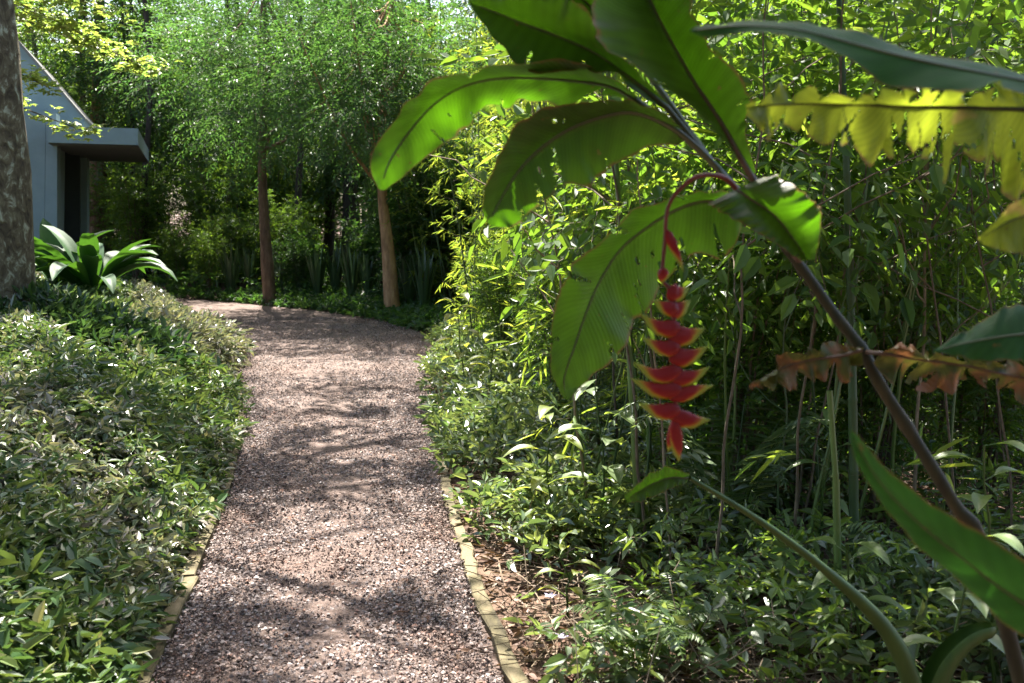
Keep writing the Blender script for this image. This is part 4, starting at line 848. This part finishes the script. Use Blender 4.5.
# dark leaf crossing the top
big_leaf('leaf', [(630, 36, 622, 40, 618, 44, 0, 0, 0), (644, 10, 606, 22, 600, 34, .1, 0, .04), (650, -20, 590, 6, 574, 22, .2, 0, .08), (640, -50, 575, -8, 556, 8, .25, .03, .1), (600, -60, 560, -26, 545, -10, .15, .06, .08), (548, -52, 546, -50, 544, -48, .1, .1, .1)],
         M['hleaf'], hel, hbase, 2.08, petiole=S0+[(660, 90, 2.03)])
# big drooping leaf behind the flower
big_leaf('leaf', [(752, 200, 752, 205, 752, 210, 0, 0, 0), (728, 192, 733, 203, 741, 228, .05, 0, -.02), (700, 190, 706, 200, 724, 256, .10, 0, -.03), (672, 196, 678, 208, 700, 254, .12, 0, -.05), (640, 210, 648, 226, 672, 284, .14, 0, -.06), (610, 234, 620, 249, 650, 306, .14, 0, -.06), (580, 258, 600, 280, 638, 322, .13, .02, -.05), (562, 284, 586, 312, 622, 343, .11, .04, -.03), (553, 330, 574, 348, 602, 366, .08, .05, 0), (550, 368, 564, 378, 584, 384, .06, .05, .03), (564, 398, 566, 400, 569, 400, .05, .05, .05)],
         M['hleaf'], hel, hbase, 2.10, n=190, petiole=[(800, 268, 2.02), (778, 228, 2.06)], rib=.0055, tears=[(.20, 1, .3, .018, .02), (.33, 1, .5, .02, .05), (.52, 1, .55, .005, .08), (.60, 1, .4, .005, .09), (.45, -1, .3, .012, .05), (.62, -1, .2, .010, .06), (.72, 1, .5, .01, .07), (.40, 1, .55, .012, .06), (.26, -1, .5, .008, .05), (.8, -1, .5, .008, .05)],
         holes=[(.36, .35, .006, .05), (.42, .45, .005, .06), (.47, .3, .006, .04), (.5, .55, .004, .06), (.3, .5, .005, .05)])
# folded leaf against the stem
big_leaf('leaf', [(708, 203, 736, 190, 768, 174, .05, 0, .0), (722, 212, 752, 200, 788, 182, .06, 0, .05), (745, 226, 775, 216, 812, 200, .06, 0, .08), (780, 246, 794, 240, 822, 212, .05, .0, .08), (802, 262, 808, 260, 816, 258, .02, 0, .03)],
         M['hleaf'], hel, hbase, 1.93, camber=.25, rib=.004, ribmat='ribred')
# flower spike
spike_root = MB(); YF = 1.90
ped = catmull([at(742, 196, 1.99), at(728, 180, 1.96), at(711, 175, 1.93), at(694, 178, 1.91), at(678, 191, 1.90), at(669, 205, YF), at(666, 220, YF), at(665, 240, YF), at(663, 262, YF), at(663, 280, YF), at(672, 292, YF), at(675, 310, YF), at(673, 330, YF), at(675, 350, YF), at(674, 372, YF), at(676, 395, YF), at(675, 420, YF)], 110)
tube(spike_root, ped, np.interp(np.linspace(0, 1, 110), [0, .3, 1], [.0058, .0036, .0040]), 10)
spike = spike_root.build('flower_spike', M['peduncle'], hel, hbase, smooth=True); spike['label'] = 'hanging red flower spike with yellow-tipped bracts'
def bract(p, tip, hgt, thick=.0085, lift=.0, depth=0.0):
    a = at(p[0], p[1], YF); b = at(tip[0], tip[1], YF+depth); n, k = 18, 14; s = np.linspace(0, 1, n)
    mid = (a+b)/2+A(0, 0, 1)*lift*np.linalg.norm(b-a)-A(0, 0, .12)*np.linalg.norm(b-a); c = catmull([a, mid, b], n)
    hh = hgt*np.interp(s, [0, .1, .3, .55, .75, .9, 1], [.35, .8, 1, .82, .45, .2, .03]); th = thick*np.interp(s, [0, .1, .35, .6, .85, 1], [.5, .9, 1, .8, .4, .05])
    T = unit(np.gradient(c, axis=0)); dv = A(0, 1, 0); up = unit(np.cross(T, np.broadcast_to(dv, T.shape))); up *= np.sign(up[:, 2:3]+1e-6)
    ang = np.linspace(0, 2*math.pi, k, endpoint=False)
    V = c[:, None]+up[:, None]*(hh[:, None]*.5*np.cos(ang))[..., None]+dv*(th[:, None]*np.sin(ang)*np.where(np.cos(ang) < 0, 1.0, .8))[..., None]
    V[:, np.argmin(np.cos(ang))] += up*(.10*hh)[:, None]            # a groove at the lower lip
    V += rng.normal(size=V.shape)*.0004
    i = np.arange(n-1)[:, None]*k; j = np.arange(k)[None]; F = np.stack([i+j, i+(j+1) % k, i+k+(j+1) % k, i+k+j], -1).reshape(-1, 4)
    uv = np.stack([np.broadcast_to(s[:, None], (n, k)), np.broadcast_to((np.cos(ang)+1)/2, (n, k))], -1)
    mb = MB(); mb.add(V.reshape(-1, 3), F, 0, uv); mb.add(np.vstack([V[0], c[0]]), np.array([[q, (q+1) % k, k] for q in range(k)]), 0, np.zeros((k+1, 2))+A(0, .8))
    o = mb.build('bract', M['bract'], spike, (0, 0, 0), smooth=True); o.data.transform(Matrix.Translation(-Vector(hbase))); return o
pxm = YF/F_PX
bract((666, 230), (684, 272), 11*pxm, .006, lift=.12)
bract((664, 268), (662, 285), 12*pxm, .009, lift=.1)
for (b0, t0, hg, dp) in [((667, 292), (688, 286), 19, .012), ((678, 309), (651, 299), 16, -.01), ((669, 311), (695, 302), 19, .014), ((680, 327), (644, 315), 19, -.012), ((669, 335), (703, 326), 21, .012), ((680, 347), (639, 338), 19, -.012), ((669, 357), (708, 349), 20, .012),
                         ((681, 369), (636, 360), 20, -.012), ((669, 377), (713, 369), 20, .012), ((681, 389), (633, 379), 20, -.012), ((669, 397), (716, 387), 20, .012), ((680, 409), (640, 400), 19, -.012), ((670, 414), (711, 420), 20, .012)]:
    bract(b0, (t0[0]+1.8*rng.normal(), t0[1]+2*rng.normal()), hg*pxm*rng.uniform(.9, 1.12), .0095, lift=-.02+.05*rng.normal(), depth=dp)
bract((674, 420), (679, 462), 15*pxm, .009, lift=.0); bract((676, 420), (668, 452), 13*pxm, .008, lift=.0)

# neighbour plant at the right: long glossy leaf, torn yellow leaf, grey-green leaf, blurred blade
nb = (1.25, 1.75, float(gz([[1.25, 1.75]])[0])); nei = thing('broad_leaf_plant', 'broad-leaved plant reaching in from the right edge with torn and glossy leaves', 'plant', nb)
mb = MB(); c = catmull([A(1.25, 1.75, -.05), A(1.24, 1.75, .6), A(1.22, 1.78, 1.2), A(1.2, 1.8, 1.9)], 40); tube(mb, c, np.linspace(.03, .014, 40), 12); mb.build('stem', M['stalk'], nei, nb, smooth=True)
ST = (1.2, 1.8)
big_leaf('leaf', [(1110, 92, 1110, 96, 1110, 99, .0, 0, 0), (1060, 80, 1060, 88, 1058, 96, .08, .0, -.08), (1020, 73, 1018, 80, 1010, 93, .10, 0, -.10), (960, 60, 955, 68, 945, 92, .12, 0, -.10), (905, 46, 900, 56, 890, 82, .13, 0, -.08), (850, 33, 846, 42, 838, 54, .12, 0, -.06), (800, 23, 797, 30, 794, 37, .10, 0, -.05), (745, 19, 744, 26, 744, 32, .07, 0, -.03), (704, 24, 704, 29, 706, 36, .03, 0, 0), (690, 30, 690, 31, 690, 32, 0, 0, 0)],
         M['hleaf_blue'], nei, nb, 1.40, fl=.35, ripple=.002, rib=.0038, label='long glossy leaf arching across the top right', camber=.02, tears=[(.25, 1, .3, .02, .02)], petiole=[(1260, 150, 1.76), (1180, 112, 1.5)])
tr = []; u = .04
while u < .97: tr.append((u, 1, .05+.35*rng.random()**2, .004+.014*rng.random(), .05*rng.normal())); u += .02+.075*rng.random()
u = .05
while u < .97: tr.append((u, -1, .05+.3*rng.random(), .008+.014*rng.random(), -.04)); u += .03+.07*rng.random()
big_leaf('leaf', [(1095, 98, 1095, 112, 1095, 170, .02, 0, -.02), (1050, 92, 1050, 111, 1050, 212, .02, 0, -.02), (1010, 70, 1018, 109, 1012, 212, .03, 0, -.03), (975, 82, 980, 108, 966, 200, .04, 0, -.03), (945, 74, 944, 107, 930, 190, .04, 0, -.03), (905, 84, 908, 106, 890, 176, .05, 0, -.02), (870, 88, 872, 105, 858, 166, .05, 0, -.02), (835, 86, 838, 104, 826, 158, .04, 0, 0), (800, 82, 802, 104, 796, 158, .04, 0, 0), (770, 84, 772, 105, 770, 146, .03, 0, 0), (744, 102, 746, 107, 748, 120, .0, 0, 0)],
         M['hleaf_yellow'], nei, nb, 1.62, n=320, m=10, rib=.0042, ribmat='hstem', tears=tr, ragged=.5, ripple=.010, rip_f=70, label='backlit yellow-green leaf torn into strips along its midrib', petiole=[(1210, 125, 1.74)])
big_leaf('leaf', [(1080, 340, 1080, 352, 1075, 362, .05, 0, 0), (1050, 300, 1052, 335, 1048, 362, .08, .02, 0), (1020, 305, 1015, 335, 1012, 362, .08, .02, 0), (975, 325, 970, 342, 968, 357, .05, .01, 0), (934, 350, 933, 351, 934, 352, 0, 0, 0)],
         M['hleaf_blue'], nei, nb, 1.55, fl=1, rib=.003, label='grey-green glossy leaf tip at the right edge', petiole=[(1190, 352, 1.7)])
big_leaf('leaf', [(1090, 190, 1095, 215, 1090, 250, .02, 0, .02), (1050, 188, 1052, 212, 1050, 246, .02, 0, .02), (1015, 202, 1012, 220, 1018, 254, .02, 0, .02), (978, 238, 979, 240, 981, 243, 0, 0, 0)],
         M['hleaf_yellow'], nei, nb, 1.52, rib=.003, label='short yellow-green leaf end at the right edge', petiole=[(1190, 200, 1.7)])
big_leaf('leaf', [(905, 340, 880, 353, 872, 362, .03, 0, 0), (930, 344, 925, 360, 905, 400, .04, 0, 0), (970, 352, 968, 366, 955, 398, .03, 0, 0), (1010, 350, 1008, 375, 1000, 405, .03, 0, 0), (1050, 360, 1050, 382, 1045, 410, .03, 0, 0), (1095, 380, 1096, 390, 1092, 396, 0, 0, 0)],
         M['hleaf_dry'], hel, hbase, 1.92, n=220, rib=.004, ribmat='ribred', ragged=.55, ripple=.016, rip_f=40, tears=[(.1+.09*q+.05*rng.random(), 1, .1+.4*rng.random(), .008+.02*rng.random(), .08*rng.normal()) for q in range(10)]+[(.2+.2*q, -1, .3, .02, .02) for q in range(4)], label='withered brown leaf hanging off the stem to the right', petiole=[(866, 352, 1.97)])
big_leaf('leaf', [(864, 346, 862, 350, 862, 366, .0, 0, 0), (838, 346, 840, 356, 846, 390, .03, 0, 0), (808, 348, 808, 360, 812, 390, .03, 0, 0), (780, 356, 780, 369, 780, 390, .03, 0, 0), (750, 384, 749, 387, 752, 390, 0, 0, 0)],
         M['hleaf_dry'], hel, hbase, 1.93, n=180, rib=.004, ribmat='ribred', ragged=.4, ripple=.014, rip_f=34, tears=[(.3, 1, .2, .03, .04), (.62, 1, .35, .03, .04), (.8, 1, .3, .02, .03)], label='withered leaf with an orange tip hanging off the stem to the left')
big_leaf('leaf', [(1130, 618, 1110, 650, 1085, 690, 0, 0, 0), (1080, 592, 1062, 625, 1050, 655, .04, 0, -.02), (1024, 558, 1010, 594, 1000, 618, .05, 0, -.03), (975, 530, 960, 556, 948, 572, .05, 0, -.03), (930, 503, 918, 522, 908, 536, .04, 0, -.02), (886, 468, 882, 484, 876, 496, .03, 0, -.01), (858, 436, 860, 450, 856, 462, .01, 0, 0), (850, 430, 850, 432, 850, 436, 0, 0, 0)],
         M['hleaf_blue'], nei, nb, 1.25, rib=.003, camber=.2, ripple=.0012, edge=.012, label='broad blurred green leaf pointing up-left at the lower right', petiole=[(1300, 800, 1.55)])

# young shoot at the lower right with a slender stalk
sb = ground(925, 720, .05); sb = at(930, 860, 2.5); sb = (sb[0], sb[1], float(gz(sb[None])[0]))
sh = thing('heliconia_shoot', 'young green shoot with a long slender leaf stalk at the lower right', 'plant', sb)
mb = MB(); c = catmull([A(*sb)-A(0, 0, .05), at(922, 740, 2.5), at(908, 672, 2.5), at(880, 622, 2.5), at(830, 574, 2.48), at(780, 535, 2.45), at(735, 505, 2.42), at(690, 478, 2.4)], 60); tube(mb, c, np.interp(np.linspace(0, 1, 60), [0, .35, .6, 1], [.032, .024, .011, .0055]), 12); mb.build('stalk', M['stalk'], sh, sb, smooth=True)
big_leaf('leaf', [(690, 474, 688, 478, 687, 482, 0, 0, 0), (668, 468, 668, 478, 668, 490, .03, 0, .02), (646, 476, 646, 487, 648, 500, .03, 0, .02), (624, 496, 626, 500, 628, 504, .01, 0, 0)], M['hleaf'], sh, sb, 2.4, rib=.003)
mb = MB(); c = catmull([A(*sb), at(925, 720, 2.52), at(938, 672, 2.53), at(955, 648, 2.54), at(974, 634, 2.55), at(994, 628, 2.56)], 40); w = np.interp(np.linspace(0, 1, 40), [0, .4, .7, .95, 1], [.03, .036, .030, .024, .015])
T = unit(np.gradient(c, axis=0)); nn = unit(np.cross(T, A(0, 1, 0))); aa = np.linspace(-2.2, 2.2, 13)
V = c[:, None]+(nn[:, None]*-np.cos(aa)[None, :, None]+A(0, 1, 0)*np.sin(aa)[None, :, None])*w[:, None, None]
i = np.arange(39)[:, None]*13+np.arange(12)[None]; mb.add(V.reshape(-1, 3), np.stack([i, i+1, i+14, i+13], -1).reshape(-1, 4)); mb.build('sheath', M['stalk'], sh, sb, smooth=True)

# unseen tree added for shade: its crown is projected up from the heliconia leaves
sx, sy = 3.6, 6.2; sb_ = A(sx, sy, float(gz([[sx, sy]])[0])-.02)
PATCH = [at(*q[:3]) for q in [(386, 172, 2.05), (402, 152, 2.05), (392, 125, 2.05), (535, 55, 2.0), (565, 62, 2.0), (500, 200, 2.0), (552, 196, 2.0), (716, 50, 2.0), (735, 85, 2.0), (575, 385, 2.1),
         (780, 110, 1.62), (830, 112, 1.62), (880, 118, 1.62), (950, 120, 1.62), (1000, 140, 1.62), (1000, 235, 1.52), (765, 380, 1.93), (900, 372, 1.93), (985, 385, 1.93), (470, 95, 2.0), (790, 235, 1.93)]]
SP = []
for root, share in ((hel, 1.0), (nei, .55), (sh, .7)):
    for ch in root.children:
        if ch.name.split('.')[0] == 'stem': continue
        v = np.empty(len(ch.data.vertices)*3); ch.data.vertices.foreach_get('co', v); v = v.reshape(-1, 3)+np.array(root.location)
        SP.append(v[rng.random(len(v)) < share*(.15 if ch.name.startswith('leaf') else .05)])
SP = np.vstack(SP); SP = np.array([up_to(p, 6.3+.9*rng.random()) for p in SP]); SP += rng.normal(size=SP.shape)*.02
def off_patch(P, r=.085):
    keep = np.ones(len(P), bool)
    for g in PATCH:
        q = g[None]+np.array(SUN)[None]*((P[:, 2:3]-g[2])/SUN[2]); e = (P-q)[:, :2]/A(1.25, 1); keep &= np.linalg.norm(e, axis=1) > r*rng.uniform(.7, 1.25)
    return keep
SP = SP[off_patch(SP)]
kk = SP[rng.choice(len(SP), 26, replace=False)]
st_ = tree('canopy_tree', 'leafy canopy tree outside the right edge, leaning over the heliconia', 'tree', 6.2, .12, A(0, 0, 6), A(1, 1, 1), 26, 1, .01, 'broad', 'bark', L=.085, Wd=.05, K=2, centers=kk-sb_, extra=SP-sb_)
st_.location = sb_; USED.add(st_.name)
